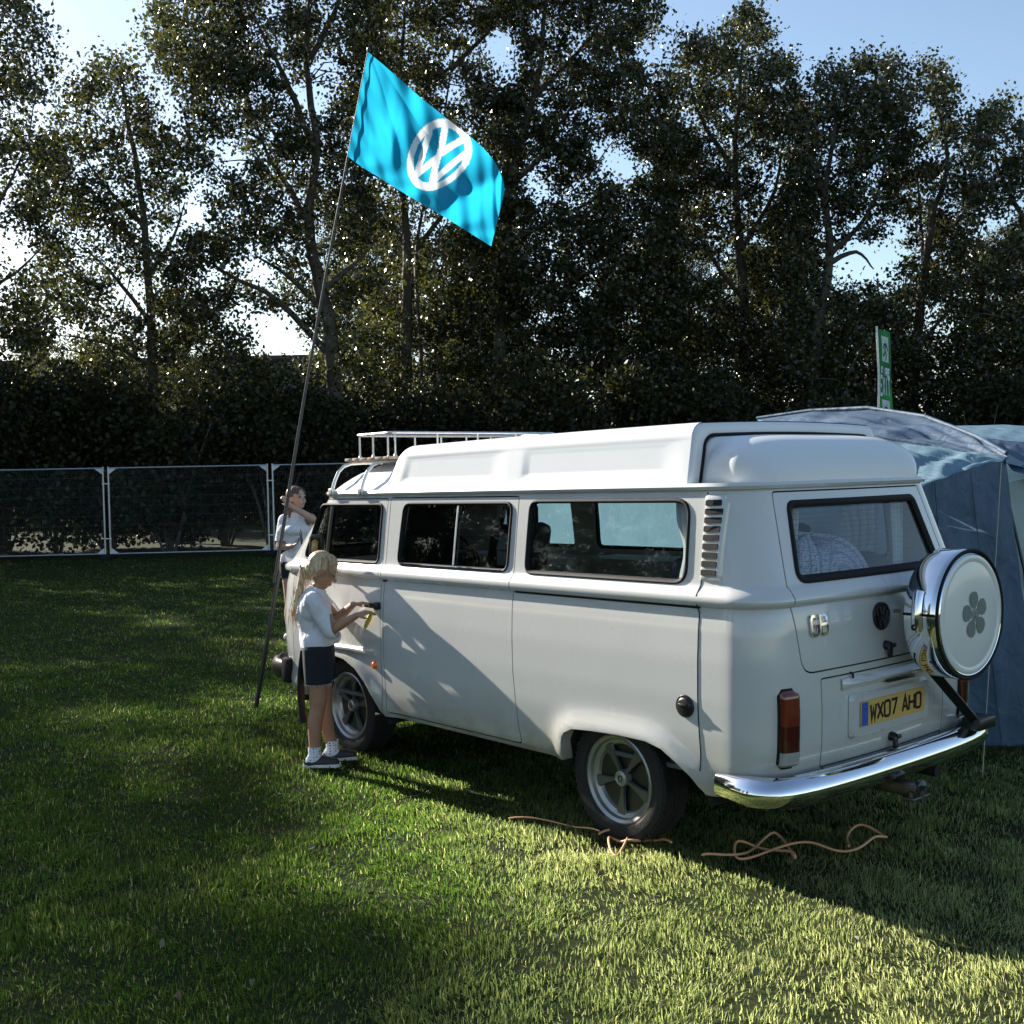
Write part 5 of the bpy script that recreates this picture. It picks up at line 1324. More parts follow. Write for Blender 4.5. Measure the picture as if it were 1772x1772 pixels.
for k in range(420):
    if k < 150:
        t = rs.random() * .9; i = int(t * 5); p = tail[i].lerp(tail[i + 1], t * 5 - i) + Vector([rs.gauss(0, .018) for _ in range(3)])
        q = p + Vector((0, 0, -rs.uniform(.05, .14))) + Vector([rs.gauss(0, .014) for _ in range(3)]); mid = p.lerp(q, .5) + Vector([rs.gauss(0, .006) for _ in range(3)])
        b.tube([p, mid, q], [.0020, .0018, .0006], 3, caps=False)
    elif k < 380:                                         # combed back over the head to the tie
        y = rs.uniform(-1, 1); x0 = .06 - .05 * abs(y) + rs.gauss(0, .008); pts = []
        for a in range(6):
            u = a / 5; xx = x0 + (-.105 - x0) * u; yy = .080 * y * (1 - u ** 2.2); r2 = max(0, 1 - ((xx + .026) / .098) ** 2 - (yy / .086) ** 2)
            pts.append(HD(xx, yy, .034 + .084 * math.sqrt(r2) * (1 - .25 * u) - .075 * u ** 3) + Vector([rs.gauss(0, .0025) for _ in range(3)]))
        b.tube(pts, [.0012, .0018, .0020, .0020, .0018, .001], 3, caps=False)
    else:                                                 # wisps beside the face
        y = rs.choice((-1, 1)) * rs.uniform(.045, .075); p = HD(rs.uniform(.0, .05), y, rs.uniform(.03, .07)); q = p + Vector((0, 0, -rs.uniform(.05, .13))) + F_ * rs.gauss(.015, .015)
        b.tube([p, p.lerp(q, .5) + F_ * .01, q], [.0014, .0012, .0005], 3, caps=False)
st = b.build('loose_strands', M_BLOND, None, None, recalc=False); st.parent = hm; st['kind'] = 'stuff'
b = MB(); b.lathe([(.030, -.008), (.036, 0), (.030, .008)], 16, 0, HD(-.108, 0, -.024)); hb = b.build('hair_tie', simple('hair_tie', (.35, .12, .14), .8), None); hb.parent = hm
for y in (.034, -.034):
    b = MB(); b.lathe([(0, .004), (.006, .003), (.009, 0)], 10, 1, (0, 0, 0)); ey = MB(); e_ = bmesh.new(); bmesh.ops.create_uvsphere(e_, u_segments=10, v_segments=8, radius=.0085); ey.bm(e_, HD(.074, y, .004)); eo = ey.build('eye', simple('eye_dark', (.05, .035, .03), .2), None); eo.parent = GIRL
b = MB(); b.tube([pplane(642, 1062, 1, .885), pplane(638, 1072, 1, .885), pplane(632, 1086, 1, .885)], [.012, .016, .010], 8)
yo = b.build('key_fob', simple('yellow_cloth', (.62, .48, .08), .8), None, 50); g0 = Vector(yo.data.vertices[0].co); yo.data.transform(Matrix.Translation(-g0)); yo.location = g0
tag(yo, 'small yellow key fob hanging under the hands of the girl', 'key fob')
M_LIP = simple('lips', (.30, .09, .08), .45); M_BROW = simple('brow_hair', (.10, .06, .035), .8)
def face_bits(HD_, s, par):
    b = MB(); b.tube([HD_(.086 * s, y * s, (-.053 - .10 * y * y / .02) * s) for y in (-.018, -.009, 0, .009, .018)], [.002 * s, .004 * s, .0045 * s, .004 * s, .002 * s], 6); o = b.build('lips', M_LIP, None); o.parent = par
    for k in (1, -1):
        b = MB(); b.tube([HD_(.074 * s, k * .016 * s, .026 * s), HD_(.076 * s, k * .032 * s, .031 * s), HD_(.066 * s, k * .048 * s, .026 * s)], [.002 * s, .0032 * s, .0015 * s], 6); o = b.build('eyebrow', M_BROW, None); o.parent = par
face_bits(HD, .98, GIRL)
# dark jacket sleeves hanging from her waist behind
b = MB()
b.grid(lambda u, v: G(-.075 - .018 * math.sin(3 * v) - .010 * v, .02 + .07 * (u - .5) + .012 * math.sin(9 * u + 3 * v), .70 - .44 * v) + F_ * (.02 * math.sin(6 * u)), 12, 16)
jk = b.build('tied_jacket', M_SHORT, None, 60); jk.parent = GIRL

# ---------------- the woman by the fence
wf = pground(500, 1110)
WF = (CR * .80 - Vector((_f.x, _f.y, 0)) * .60); WF.z = 0; WF.normalize(); WR = WF.cross(Vector((0, 0, 1)))
WOM = thing('person', 'young woman in white T-shirt and dark shorts holding a phone behind the cab', 'person', (wf.x, wf.y, 0))
def Wp(f, r, z): return WF * f + WR * r + Vector((0, 0, z))
D_ = wf
def wpx(px, py, fwd=0.0):
    """a point of her body from its pixel, at her distance"""
    d = (wf - CAM_POS).dot(_f); return pdepth(px, py, d + fwd) - D_
hipw = wpx(515, 985); chw = wpx(512, 917); nkw = wpx(514, 884); hcw = wpx(514, 862) + Vector((0, 0, 0))
lat = CR.copy(); lat.z = 0; lat.normalize()
shl, shr = wpx(492, 900, .02), wpx(532, 900, .0)            # left in picture / right in picture
elA, wrA = wpx(485, 946, -.02), wpx(506, 945, -.20)         # arm with the phone
elB, wrB = wpx(541, 898, -.16), wpx(501, 874, -.16)         # arm raised to the hair
knA, knB = wpx(503, 1043), wpx(522, 1043); anA, anB = wpx(503, 1100), wpx(521, 1098)
HW = Matrix((WF, -WR, Vector((0, 0, 1)))).transposed() @ Matrix.Rotation(R(-4), 3, 'Y')
def HDW(x, y, z): return hcw + HW @ Vector((x, y, z))
bw_ = [('c', hipw + lat * .085, .10, hipw - lat * .085, .10), ('c', hipw, .105, chw, .105), ('c', chw + lat * .08, .085, chw - lat * .08, .085), ('c', chw, .09, nkw, .05), ('c', nkw, .048, hcw - Vector((0, 0, .07)), .048),
       ('c', shl, .052, elA, .042), ('c', elA, .040, wrA, .026), ('c', shr, .052, elB, .042), ('c', elB, .042, wrB, .027), ('c', hipw - lat * .075, .098, knA, .060), ('c', hipw + lat * .075, .098, knB, .060),
       ('c', knA, .057, knA.lerp(anA, .35) - WF * .015, .058), ('c', knA.lerp(anA, .35) - WF * .015, .058, anA, .036), ('c', knB, .057, knB.lerp(anB, .35) - WF * .015, .058), ('c', knB.lerp(anB, .35) - WF * .015, .058, anB, .036)]
bw_ += head(HDW, 1.12, HW)
bw_ += hand(wrB, Vector((-lat.x * .6, -lat.y * .6, .75)), -lat * .2 + _f * .8, 1.05, .35, 1) + hand(wrA, lat * .75 + Vector((0, 0, .42)) - _f * .25, -_f * .2 + Vector((0, 0, .7)), 1.05, .55, -1)
mk_part(blob(bw_, .0075, 4), 'body', M_SKIN2, WOM)
sw = [('c', hipw + lat * .075 + Vector((0, 0, .12)), .112, hipw - lat * .075 + Vector((0, 0, .12)), .112), ('c', hipw + Vector((0, 0, .08)), .125, chw, .122), ('c', chw + lat * .09, .10, chw - lat * .09, .10), ('c', chw, .105, nkw - Vector((0, 0, .02)), .065), ('e', chw - _f * .05, (.12, .12, .08)), ('c', shl, .066, shl.lerp(elA, .9), .066), ('c', shr, .066, shr.lerp(elB, .75), .064)]
mw = blob(sw, .009, 4, [(hipw + Vector((0, 0, .055)), Vector((0, 0, -1))), (nkw + Vector((0, 0, .0)), Vector((0, 0, 1)) - _f * .3)])
mw = sleeve_cut(mw, shl.lerp(elA, .80), elA - shl, shl.lerp(elA, 1.0), .095); mw = sleeve_cut(mw, shr.lerp(elB, .60), elB - shr, shr.lerp(elB, .95), .10)
mk_part(mw, 'shirt', M_SHIRT, WOM)
shw = [('c', hipw + lat * .08 + Vector((0, 0, .05)), .112, hipw - lat * .08 + Vector((0, 0, .05)), .112), ('c', hipw - lat * .078, .114, (hipw - lat * .076).lerp(knA, .6), .090), ('c', hipw + lat * .078, .114, (hipw + lat * .076).lerp(knB, .6), .090)]
mk_part(blob(shw, .009, 3, [(hipw + Vector((0, 0, .085)), Vector((0, 0, 1))), (hipw - Vector((0, 0, .085)), Vector((0, 0, -1)))]), 'shorts', M_DENIM, WOM)
hw_ = [('e', HDW(-.028, 0, .042), (.105, .092, .094), HW), ('e', HDW(-.062, 0, -.02), (.066, .080, .09), HW), ('c', HDW(-.08, .02, -.04), .055, HDW(-.06, .05, -.20), .030), ('c', HDW(-.07, -.03, -.04), .05, HDW(-.05, -.06, -.19), .028), ('c', HDW(.045, .02, .095), .018, HDW(.07, .055, .05), .012), ('c', HDW(.045, -.02, .095), .018, HDW(.07, -.055, .05), .012)]
mk_part(blob(hw_, .008, 3), 'hair', M_BROWN, WOM)
for y in (.036, -.036):
    ey = MB(); e_ = bmesh.new(); bmesh.ops.create_uvsphere(e_, u_segments=10, v_segments=8, radius=.010); ey.bm(e_, HDW(.084, y, .006)); eo = ey.build('eye', MATS['eye_dark'], None); eo.parent = WOM
for an in (anA, anB):
    g = Vector((an.x, an.y, 0))
    so = mk_part(blob([('c', g + Vector((0, 0, .045)) - WF * .05, .042, g + Vector((0, 0, .042)) + WF * .10, .042), ('c', g + Vector((0, 0, .042)) + WF * .10, .042, g + Vector((0, 0, .034)) + WF * .17, .032), ('c', g + Vector((0, 0, .05)), .042, g + Vector((0, 0, .10)), .044)], .008, 3, [(Vector((0, 0, .004)), Vector((0, 0, -1)))]), 'shoe', M_SOLE, WOM)
face_bits(HDW, 1.12, WOM)
ph = MB(); pc = wpx(521, 929, -.25) + D_; ph.rbox(pc, (.012, .075, .150), .005, Matrix.Rotation(math.atan2(lat.y, lat.x) + R(20), 3, 'Z') @ Matrix.Rotation(R(-38), 3, 'X'))
po = ph.build('mobile_phone', M_BLACK, None, 40); po.data.transform(Matrix.Translation(-pc)); po.location = pc
tag(po, 'black mobile phone in the hand of the woman', 'phone')
# ================================================================== wire fence
pA, pB = pground(187.5, 969), pground(471, 962)
fdir = (pB - pA).normalized(); FL = (pB - pA).length; FH = 1.98
M_WIRE = simple('fence_wire', (.16, .17, .17), .55, .6, var=.2, scale=20)
M_GUS = simple('white_plate', (.62, .64, .65), .5, var=.1)
def fence_panel(label, k):
    o = pA + fdir * (FL * k); T = thing('fence_panel', label, 'fence', (o.x, o.y, 0), 'temporary wire fence panels')
    P = lambda u, z, d=0.0: o + fdir * u + Vector((-fdir.y, fdir.x, 0)) * d + Vector((0, 0, z))
    u0, u1 = .055, FL - .055
    for u in (u0, u1):
        b = MB(); b.tube([P(u, .02), P(u, FH)], .022, 8); b.build('post', M_STEEL, T)
    for z in (.13, FH - .03):
        b = MB(); b.tube([P(u0, z), P(u1, z)], .016, 8); b.build('rail', M_STEEL, T)
    for u, s in ((u0, 1), (u1, -1)):
        for z, t in ((.14, 1), (FH - .04, -1)):
            b = MB(); b.add([P(u, z, .012), P(u + s * .17, z, .012), P(u, z + t * .13, .012), P(u, z, -.012), P(u + s * .17, z, -.012), P(u, z + t * .13, -.012)], [(0, 1, 2), (3, 5, 4), (0, 3, 4, 1), (1, 4, 5, 2), (2, 5, 3, 0)])
            b.build('gusset', M_GUS, T, None)
    b = MB()
    for i in range(1, 96): u = u0 + (u1 - u0) * i / 96; b.tube([P(u, .13), P(u, FH - .03)], .0010, 3, caps=False)
    for i in range(1, 9): z = .13 + (FH - .16) * i / 9; b.tube([P(u0, z), P(u1, z)], .0012, 3, caps=False)
    w = b.build('wire_mesh', M_WIRE, T, None, recalc=False); w['kind'] = 'stuff'
    b = MB(); b.rbox(P(0, .06), (.62, .22, .13), .03, Matrix.Rotation(math.atan2(fdir.y, fdir.x) + R(90), 3, 'Z')); b.build('foot_block', M_RUBBER, T)
    for z in (.45, 1.62):
        b = MB(); b.rbox(P(0, z), (.17, .035, .03), .006, Matrix.Rotation(math.atan2(fdir.y, fdir.x), 3, 'Z')); b.build('clamp', M_STEEL, T)
    return T
for k, lab in ((-1, 'wire fence panel cut off by the left edge of the photo'), (0, 'complete wire fence panel left of the woman'), (1, 'wire fence panel behind the woman and the cab'), (2, 'wire fence panel hidden behind the van roof')):
    fence_panel(lab, k)

# ================================================================== leaning flag pole and flag
fb = pground(443, 1225); ft = pdepth(637.5, 86, 8.7)
PT = thing('flag_pole', 'thin black flag pole leaning beside the van', 'pole', fb)
m1 = fb.lerp(ft, .205)
M_POLE = simple('black_pole', (.02, .02, .022), .4, var=.2)
b = MB(); b.tube([fb + (fb - ft) * .02, m1], .017, 10); b.build('ground_sleeve', M_BLACK, PT)
pole_pts = []
for k in range(15):
    t = .19 + (1 - .19) * k / 14; p = fb.lerp(ft, t); pole_pts.append(p + CR * (-.035 * math.sin(math.pi * t)))
b = MB(); b.tube(pole_pts, [.015 - .009 * k / 14 for k in range(15)], 8); b.build('rod', M_POLE, PT)
b = MB(); b.lathe([(0, .02), (.010, .016), (.014, 0), (.010, -.016), (0, -.02)], 12, 2, ft); b.build('finial', M_BLACK, PT)
TOPC = [(637, 90), (668, 116), (700, 144), (732, 172), (766, 199), (800, 226), (832, 252), (856, 280), (868, 305), (874, 328)]
BOTC = [(601, 270), (628, 290), (656, 307), (684, 325), (712, 342), (740, 359), (768, 375), (797, 393), (824, 410), (850, 426)]
def curve(P, s):
    x = s * (len(P) - 1); i = min(int(x), len(P) - 2); t = x - i
    p0, p1, p2, p3 = P[max(i - 1, 0)], P[i], P[i + 1], P[min(i + 2, len(P) - 1)]
    return tuple(.5 * (2 * b_ + (c - a) * t + (2 * a - 5 * b_ + 4 * c - d) * t * t + (3 * b_ - a - 3 * c + d) * t ** 3) for a, b_, c, d in zip(p0, p1, p2, p3))
NS, NT = 260, 150
V = []; MK = []
FW, FHH = 1.47, .80
segs = vw_lines(0, 0, 1.0)
def emb(x, y):
    r = math.hypot(x, y)
    if r > 1.02: return 0.0
    if r > .80: return 1.0
    for L in segs:
        for (ax_, ay_), (bx_, by_) in zip(L, L[1:]):
            dx, dy = bx_ - ax_, by_ - ay_; t = max(0, min(1, ((x - ax_) * dx + (y - ay_) * dy) / (dx * dx + dy * dy)))
            if math.hypot(x - ax_ - t * dx, y - ay_ - t * dy) < .105: return 1.0
    return 0.0
for i in range(NS):
    s = i / (NS - 1); T_, B_ = curve(TOPC, s), curve(BOTC, s)
    for j in range(NT):
        t = j / (NT - 1); e = math.sin(math.pi * t)
        tt = t + .05 * math.sin(math.pi * t) * math.sin(6 * s)
        px, py = T_[0] + (B_[0] - T_[0]) * tt, T_[1] + (B_[1] - T_[1]) * tt
        d = 8.66 - .10 * s
        amp = min(1, s * 4)
        d += amp * (.055 * math.sin(2 * math.pi * (s * 1.35 - .42 * t) + .5) * (.35 + .65 * e) + .035 * math.sin(2 * math.pi * (s * 3.1 + .8 * t)) * (1 - .5 * t) + .012 * math.sin(2 * math.pi * (s * 7 - 2.2 * t)))
        d += .030 * math.exp(-((s - .17 - .13 * t) / .035) ** 2) * e - .05 * math.exp(-((s - .78 + .25 * (t - .4)) / .06) ** 2) * min(1, t * 3)
        rr_ = math.hypot(s * 1.6, t + .05); an_ = math.atan2(t + .05, s * 1.6 + 1e-6); d += .022 * abs(math.sin(7 * an_)) * math.exp(-((rr_ - .5) / .45) ** 2) * min(1, s * 6) + .016 * abs(math.sin(11 * s - 5 * t + 1)) * min(1, s * 3) * (.4 + .6 * t)
        d += .018 * math.sin(40 * s + 22 * t) * max(0, t - .6) + .020 * math.sin(30 * (t - s * 1.2)) * max(0, .35 - s)
        V.append(pdepth(px, py, d)); MK.append(emb((s - .50) * FW / .215 + (t - .4) * .55, (.41 - t) * FHH / .35))
idx = np.arange(NS * NT).reshape(NS, NT)
Fq = np.stack([idx[:-1, :-1], idx[1:, :-1], idx[1:, 1:], idx[:-1, 1:]], -1).reshape(-1, 4)
M_FLAG = cloth_mat('flag_cloth', (.014, .34, .54), .70, .6, .06, 3, 'print', (.86, .90, .92))
Vn = np.array([tuple(v - V[0]) for v in V])
me = np_mesh('flag', Vn, Fq, M_FLAG, {'print': MK}); me.shade_smooth()
fo = link_mesh('flag', me); fo.location = V[0]
tag(fo, 'bright blue flag with a white round emblem flying from the leaning pole', 'flag')

# ================================================================== awning tent on the far side of the van
M_TENT = cloth_mat('tent_blue', (.085, .135, .205), .28, .6, .10, 4); M_TENT_LIT = cloth_mat('tent_blue_lit', (.20, .33, .42), .38, .6, .10, 4); M_TENTP = cloth_mat('tent_pale', (.40, .48, .46), .4, .6, .06, 4)  # lighter blue copy puts sun and skylight into the colour of facing panels
for m in (M_TENT, M_TENT_LIT):
    nt = m.node_tree; bsd = nt.nodes['Principled BSDF']
    tc = N(nt, 'ShaderNodeTexCoord'); mp = N(nt, 'ShaderNodeMapping'); mp.inputs['Scale'].default_value = (1.2, 3.5, 2.0); mp.inputs['Rotation'].default_value = (.4, .5, .8)
    n1 = N(nt, 'ShaderNodeTexNoise'); n1.inputs['Scale'].default_value = 3.2; n1.inputs['Detail'].default_value = 3; n1.inputs['Distortion'].default_value = .8
    bp = N(nt, 'ShaderNodeBump'); bp.inputs['Strength'].default_value = .55; bp.inputs['Distance'].default_value = .06
    nt.links.new(tc.outputs['Object'], mp.inputs['Vector']); nt.links.new(mp.outputs[0], n1.inputs['Vector']); nt.links.new(n1.outputs['Fac'], bp.inputs['Height']); nt.links.new(bp.outputs['Normal'], bsd.inputs['Normal'])
TT = thing('awning_tent', 'blue nylon awning tent joined to the far side of the van', 'tent', (1.2, -2.6, 0))
def poly3(P, t):
    x = t * (len(P) - 1); i = min(int(x), len(P) - 2); return P[i].lerp(P[i + 1], x - i)
def tent_panel(name, A, B, mat, nu=46, nv=22, wr=.012, sag=.0, seed=0):
    A = [Vector(p) for p in A]; B = [Vector(p) for p in B]; rn = random.Random(seed)
    nrm = (A[-1] - A[0]).cross(B[0] - A[0]).normalized(); ph = [rn.uniform(0, 6) for _ in range(8)]
    b = MB()
    def g(u, v):
        p = poly3(A, u).lerp(poly3(B, u), v); e = max(0.0, math.sin(math.pi * v) * math.sin(math.pi * u)) ** .5
        w = math.sin(23 * u + 9 * v + ph[0]) + .7 * math.sin(-14 * u + 21 * v + ph[1]) + .6 * math.sin(41 * u + 15 * v + ph[2]) * math.sin(5 * v + ph[3]) + .8 * math.sin(9 * u - 6 * v + ph[4])
        return p + nrm * (wr * w * (.25 + .75 * e)) - Vector((0, 0, sag * e))
    b.grid(g, nu, nv); return b.build(name, mat, TT, None, merge=0, recalc=False)
q = pdepth
wall_top = [q(1560, 850, 6.55), q(1640, 824, 6.85), q(1738, 790, 7.2)]
gnd = lambda px, py: pground(px, py)
wall_bot = [gnd(1560, 1296), gnd(1690, 1290), gnd(1806, 1293)]
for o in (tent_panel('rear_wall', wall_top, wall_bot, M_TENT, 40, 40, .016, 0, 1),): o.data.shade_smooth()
arch = [q(1310, 726, 9.9), q(1400, 713, 9.5), q(1500, 708, 9.0), q(1600, 723, 8.4), q(1690, 758, 7.65), q(1742, 788, 7.22)]
seam = [q(1400, 742, 8.8), q(1490, 752, 8.2), q(1610, 772, 7.7), q(1742, 794, 7.2)]
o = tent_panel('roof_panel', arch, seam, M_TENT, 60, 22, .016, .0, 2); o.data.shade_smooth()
o = tent_panel('roof_panel', seam, [q(1440, 800, 7.6), q(1560, 848, 6.6), q(1640, 823, 6.85), q(1740, 794, 7.2)], M_TENT_LIT, 50, 22, .018, .0, 3); o.data.shade_smooth()  # lighter cloth because this slope faces the sky
far = [Vector((3.1, -4.3, 1.45)), Vector((2.2, -4.6, 1.5)), Vector((1.2, -4.8, 1.5)), Vector((.2, -4.4, 1.5)), Vector((-.2, -3.6, 1.6)), Vector((-.35, -2.3, 1.74))]
o = tent_panel('roof_panel', arch, far, M_TENT_LIT, 40, 16, .01, 0, 4); o.data.shade_smooth()
o = tent_panel('front_wall', [Vector((3.0, -.80, 1.72)), Vector((3.15, -2.6, 1.95)), Vector((3.1, -4.3, 1.45))], [Vector((3.1, -.88, 0)), Vector((3.4, -2.6, 0)), Vector((3.3, -4.4, 0))], M_TENT_LIT, 30, 20, .015, 0, 5); o.data.shade_smooth()
o = tent_panel('tunnel_roof', [Vector((3.0, -.81, 1.70)), Vector((1.5, -.83, 1.66)), Vector((.2, -.84, 1.62))], [Vector((3.15, -2.6, 1.95)), q(1400, 742, 8.8), q(1440, 800, 7.6)], M_TENT_LIT, 30, 16, .012, 0, 6); o.data.shade_smooth()
o = tent_panel('side_wall', far[:4], [Vector((p.x + .1, p.y - .3, 0)) for p in far[:4]], M_TENT, 30, 16, .012, 0, 7); o.data.shade_smooth()
o = tent_panel('roof_panel', [Vector((3.15, -2.6, 1.95)), Vector((3.12, -3.5, 1.80)), Vector((3.1, -4.3, 1.45))], [q(1400, 742, 8.8), arch[0], far[0]], M_TENT_LIT, 24, 14, .008, 0, 11); o.data.shade_smooth()  # added panel, closes a gap that let sun onto the rear wall
o = tent_panel('tunnel_roof', [Vector((.2, -.84, 1.62)), Vector((-.1, -.84, 1.60)), Vector((-.45, -.84, 1.55))], [q(1440, 800, 7.6), q(1500, 824, 7.1), q(1562, 850, 6.55)], M_TENT_LIT, 14, 10, .006, 0, 12); o.data.shade_smooth()  # added strip beside the van, blocks the sun leaking inside
o = tent_panel('side_wall', [Vector((-.45, -.84, 1.56)), q(1562, 850, 6.55)], [Vector((-.45, -.90, 0)), gnd(1560, 1296)], M_TENT, 12, 16, .010, 0, 13); o.data.shade_smooth()
# porch canopy on the right: top in lighter cloth for the sun, valance in the darker, pale door panel
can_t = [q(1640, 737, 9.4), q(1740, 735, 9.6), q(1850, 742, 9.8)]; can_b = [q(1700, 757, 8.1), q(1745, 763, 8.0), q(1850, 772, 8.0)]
o = tent_panel('canopy_top', can_t, can_b, M_TENT_LIT, 20, 10, .004, 0, 8); o.data.shade_smooth()
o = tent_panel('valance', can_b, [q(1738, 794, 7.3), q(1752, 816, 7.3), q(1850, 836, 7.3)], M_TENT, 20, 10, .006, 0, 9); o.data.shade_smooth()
o = tent_panel('door_panel', [q(1737, 838, 7.32), q(1772, 828, 7.4), q(1850, 832, 7.5)], [pground(1812, 1300) + CR * .02, pground(1850, 1290), pground(1900, 1285)], M_TENTP, 16, 26, .010, 0, 10); o.data.shade_smooth()
def seam_line(A, B, ts):
    for t in ts:
        a_, b_ = poly3(A, t), poly3(B, t); b = MB(); b.tube([a_.lerp(b_, k / 14) - _f * .020 for k in range(15)], .0035, 5); b.build('seam', M_TENT, TT)
seam_line(wall_top, wall_bot, (.34, .68))
b = MB(); b.tube([poly3(seam, k / 24) - _f * .015 + Vector((0, 0, .006)) for k in range(25)], .006, 6); b.build('seam', M_TENT, TT)
b = MB(); b.tube([pdepth(1733, 800, 7.15), pground(1700, 1345)], .003, 5); b.build('guy_rope', simple('guy_rope', (.45, .42, .30), .8), TT)
b = MB(); pg = pground(1700, 1345); b.tube([pg + Vector((0, 0, -.04)), pg + Vector((0, 0, .03)), pg + Vector((.015, 0, .035))], .004, 6); b.build('peg', M_STEEL, TT)
b = MB(); b.tube([p + Vector((0, 0, .012)) for p in arch], .014, 8); b.build('arch_pole', M_TENT, TT)
b = MB(); b.tube([q(1739, 792, 7.26), q(1738, 836, 7.3), q(1772, 985, 7.2), pground(1812, 1296)], .010, 6); b.build('edge_pole', M_BLACK, TT)

# ================================================================== green exit banner
ep = pdepth(1530, 640, 17.0); BT = thing('exit_banner', 'tall green exit banner on a pole behind the tent', 'banner', (ep.x, ep.y, 0))
M_GREEN = cloth_mat('green_banner', (.012, .14, .045), .3, .6); M_PRINT = cloth_mat('white_print', (.75, .80, .82), .3, .6)
bw = .235; uax = (CR * .8 + _f * .35); uax.z = 0; uax.normalize()
def BP(u, v, h=0.0):
    """u across 0..1, v down from the top in metres"""
    z = ep.z + .60 - v
    return Vector((ep.x, ep.y, 0)) + uax * ((u - .5) * bw + .05 * (max(0.0, v) / 1.3) ** 1.2 + .012 * math.sin(v * 5)) - Vector((_f.x, _f.y, 0)) * (.02 * math.sin(3.1 * u + 4 * v) + h) + Vector((0, 0, z - .05 * u))
b = MB(); b.grid(lambda u, v: BP(u, v * 3.2), 10, 60); b.build('cloth', M_GREEN, BT, 60)
b = MB(); b.tube([Vector((BP(-.06, 0).x, BP(-.06, 0).y, -.1)), BP(-.06, .6), BP(-.06, -.03)], .016, 8); b.build('mast', M_STEEL, BT)
for v0, hgt in ((.09, .37), (1.02, .37)):
    b = MB(); b.grid(lambda u, v: BP(.22 + .56 * u, v0 + hgt * v, .006), 8, 12); pp = b.build('pictogram_plate', M_PRINT, BT, 60)
    S = lambda u, v, h: BP(.22 + .56 * u, v0 + hgt * (1 - v), .010 + h)
    b = strokes([[(.62, .80), (.63, .82)], [(.55, .74), (.42, .45), (.62, .28), (.55, .06)], [(.42, .45), (.28, .25), (.12, .22)], [(.55, .70), (.78, .58), (.85, .45)], [(.52, .70), (.30, .66), (.22, .50)]], .10, S, .002)
    b.build('running_figure', M_GREEN, pp, None)
b = strokes(text_lines('FIRE', .10, 0, .165, .10, .04), .04, lambda u, v, h: BP(.06 + .9 * u, .66 - v, .008 + h), .002); b.build('lettering', M_PRINT, BT, None)
b = strokes(text_lines('EXIT', .06, 0, .18, .26, .04), .055, lambda u, v, h: BP(.06 + .9 * u, .95 - v, .008 + h), .002); b.build('lettering', M_PRINT, BT, None)

# ================================================================== orange cables on the grass
M_CABLE = simple('orange_cable', (.66, .34, .17), .5, var=.12)
def cable(label, paths, r=.0062):
    g0 = pground(*paths[0][0]); T = None; b = MB()
    for P in paths:
        pts = []
        for i in range(len(P) - 1):
            for k in range(6):
                c = curve(P, (i + k / 6) / (len(P) - 1)); w = pground(c[0], c[1]); pts.append(w + Vector((0, 0, .022 + .014 * math.sin(i * 2.1 + k * .35))))
        b.tube(pts, r, 7)
    o = b.build('extension_cable', M_CABLE, None, 60); o.data.transform(Matrix.Translation(-g0)); o.location = g0
    return tag(o, label, 'cable', 'orange extension cables on the grass')
cable('short orange cable looped on the grass below the rear wheel', [[(1036, 1452), (1060, 1448), (1080, 1444), (1086, 1458), (1080, 1476), (1068, 1484), (1056, 1476), (1054, 1462), (1064, 1456), (1080, 1464), (1100, 1467), (1122, 1458), (1145, 1461), (1164, 1472)]])
cable('tangled orange cable lying in the shadow behind the van', [[(1215, 1488), (1250, 1492), (1290, 1480), (1320, 1462), (1342, 1454), (1362, 1466), (1376, 1494), (1368, 1486), (1330, 1474), (1290, 1466), (1272, 1474), (1280, 1490), (1340, 1478), (1400, 1470), (1450, 1476), (1490, 1474), (1516, 1460), (1534, 1452), (1512, 1444), (1484, 1440), (1466, 1450), (1470, 1474)]])
cable('pale cable end poking out by the front wheel', [[(560, 1290), (590, 1286), (622, 1288), (638, 1293), (630, 1302), (600, 1298)]])
cable('thin cable stretched along the van shadow', [[(880, 1424), (930, 1428), (975, 1430), (1010, 1440), (1040, 1452)], ], .004)

# ================================================================== fallen leaves
lm = [simple('fallen_leaf', (.17, .16, .09), .7, var=.3), simple('fallen_leaf_brown', (.13, .08, .04), .8, var=.3)]
lr = random.Random(5); protos = []
for k in range(4):
    b = MB(); P = round_poly([(-.035, 0), (-.008, .022), (.03, .004), (-.008, -.02)], .012, 3); n = len(P)
    b.add([(x, y, .012 + .010 * math.sin(x * 70 + k) + .012 * abs(y) / .02) for x, y in P] + [(0, 0, .012)], [(i, (i + 1) % n, n) for i in range(n)])
    me = b.mesh('fallen_leaf'); me.materials.append(lm[k % 2]); protos.append(me)
SPOT = [(218, 1228), (368, 1302), (395, 1330), (270, 1620), (285, 1640), (505, 1562), (720, 1390), (805, 1680), (340, 1210), (180, 1310), (250, 1460), (70, 1512), (470, 1505), (60, 1250), (120, 1290), (640, 1560), (560, 1610), (1310, 1690), (1480, 1640), (330, 1555), (210, 1385), (410, 1640), (150, 1165), (90, 1120), (280, 1165), (540, 1480), (880, 1570), (960, 1640), (1140, 1560), (440, 1715), (310, 1742), (700, 1720)]
for px, py in SPOT:
    o = link_mesh('fallen_leaf', protos[lr.randrange(4)]); p = pground(px, py); o.location = (p.x, p.y, .012 + lr.uniform(0, .02)); s = lr.uniform(.4, .85); o.scale = (s, s, s)
    o.rotation_euler = (lr.uniform(-.5, .5), lr.uniform(-.5, .5), lr.uniform(0, 6.28)); tag(o, 'small pale fallen leaf lying on the lawn', 'leaf', 'fallen leaves scattered on the lawn')
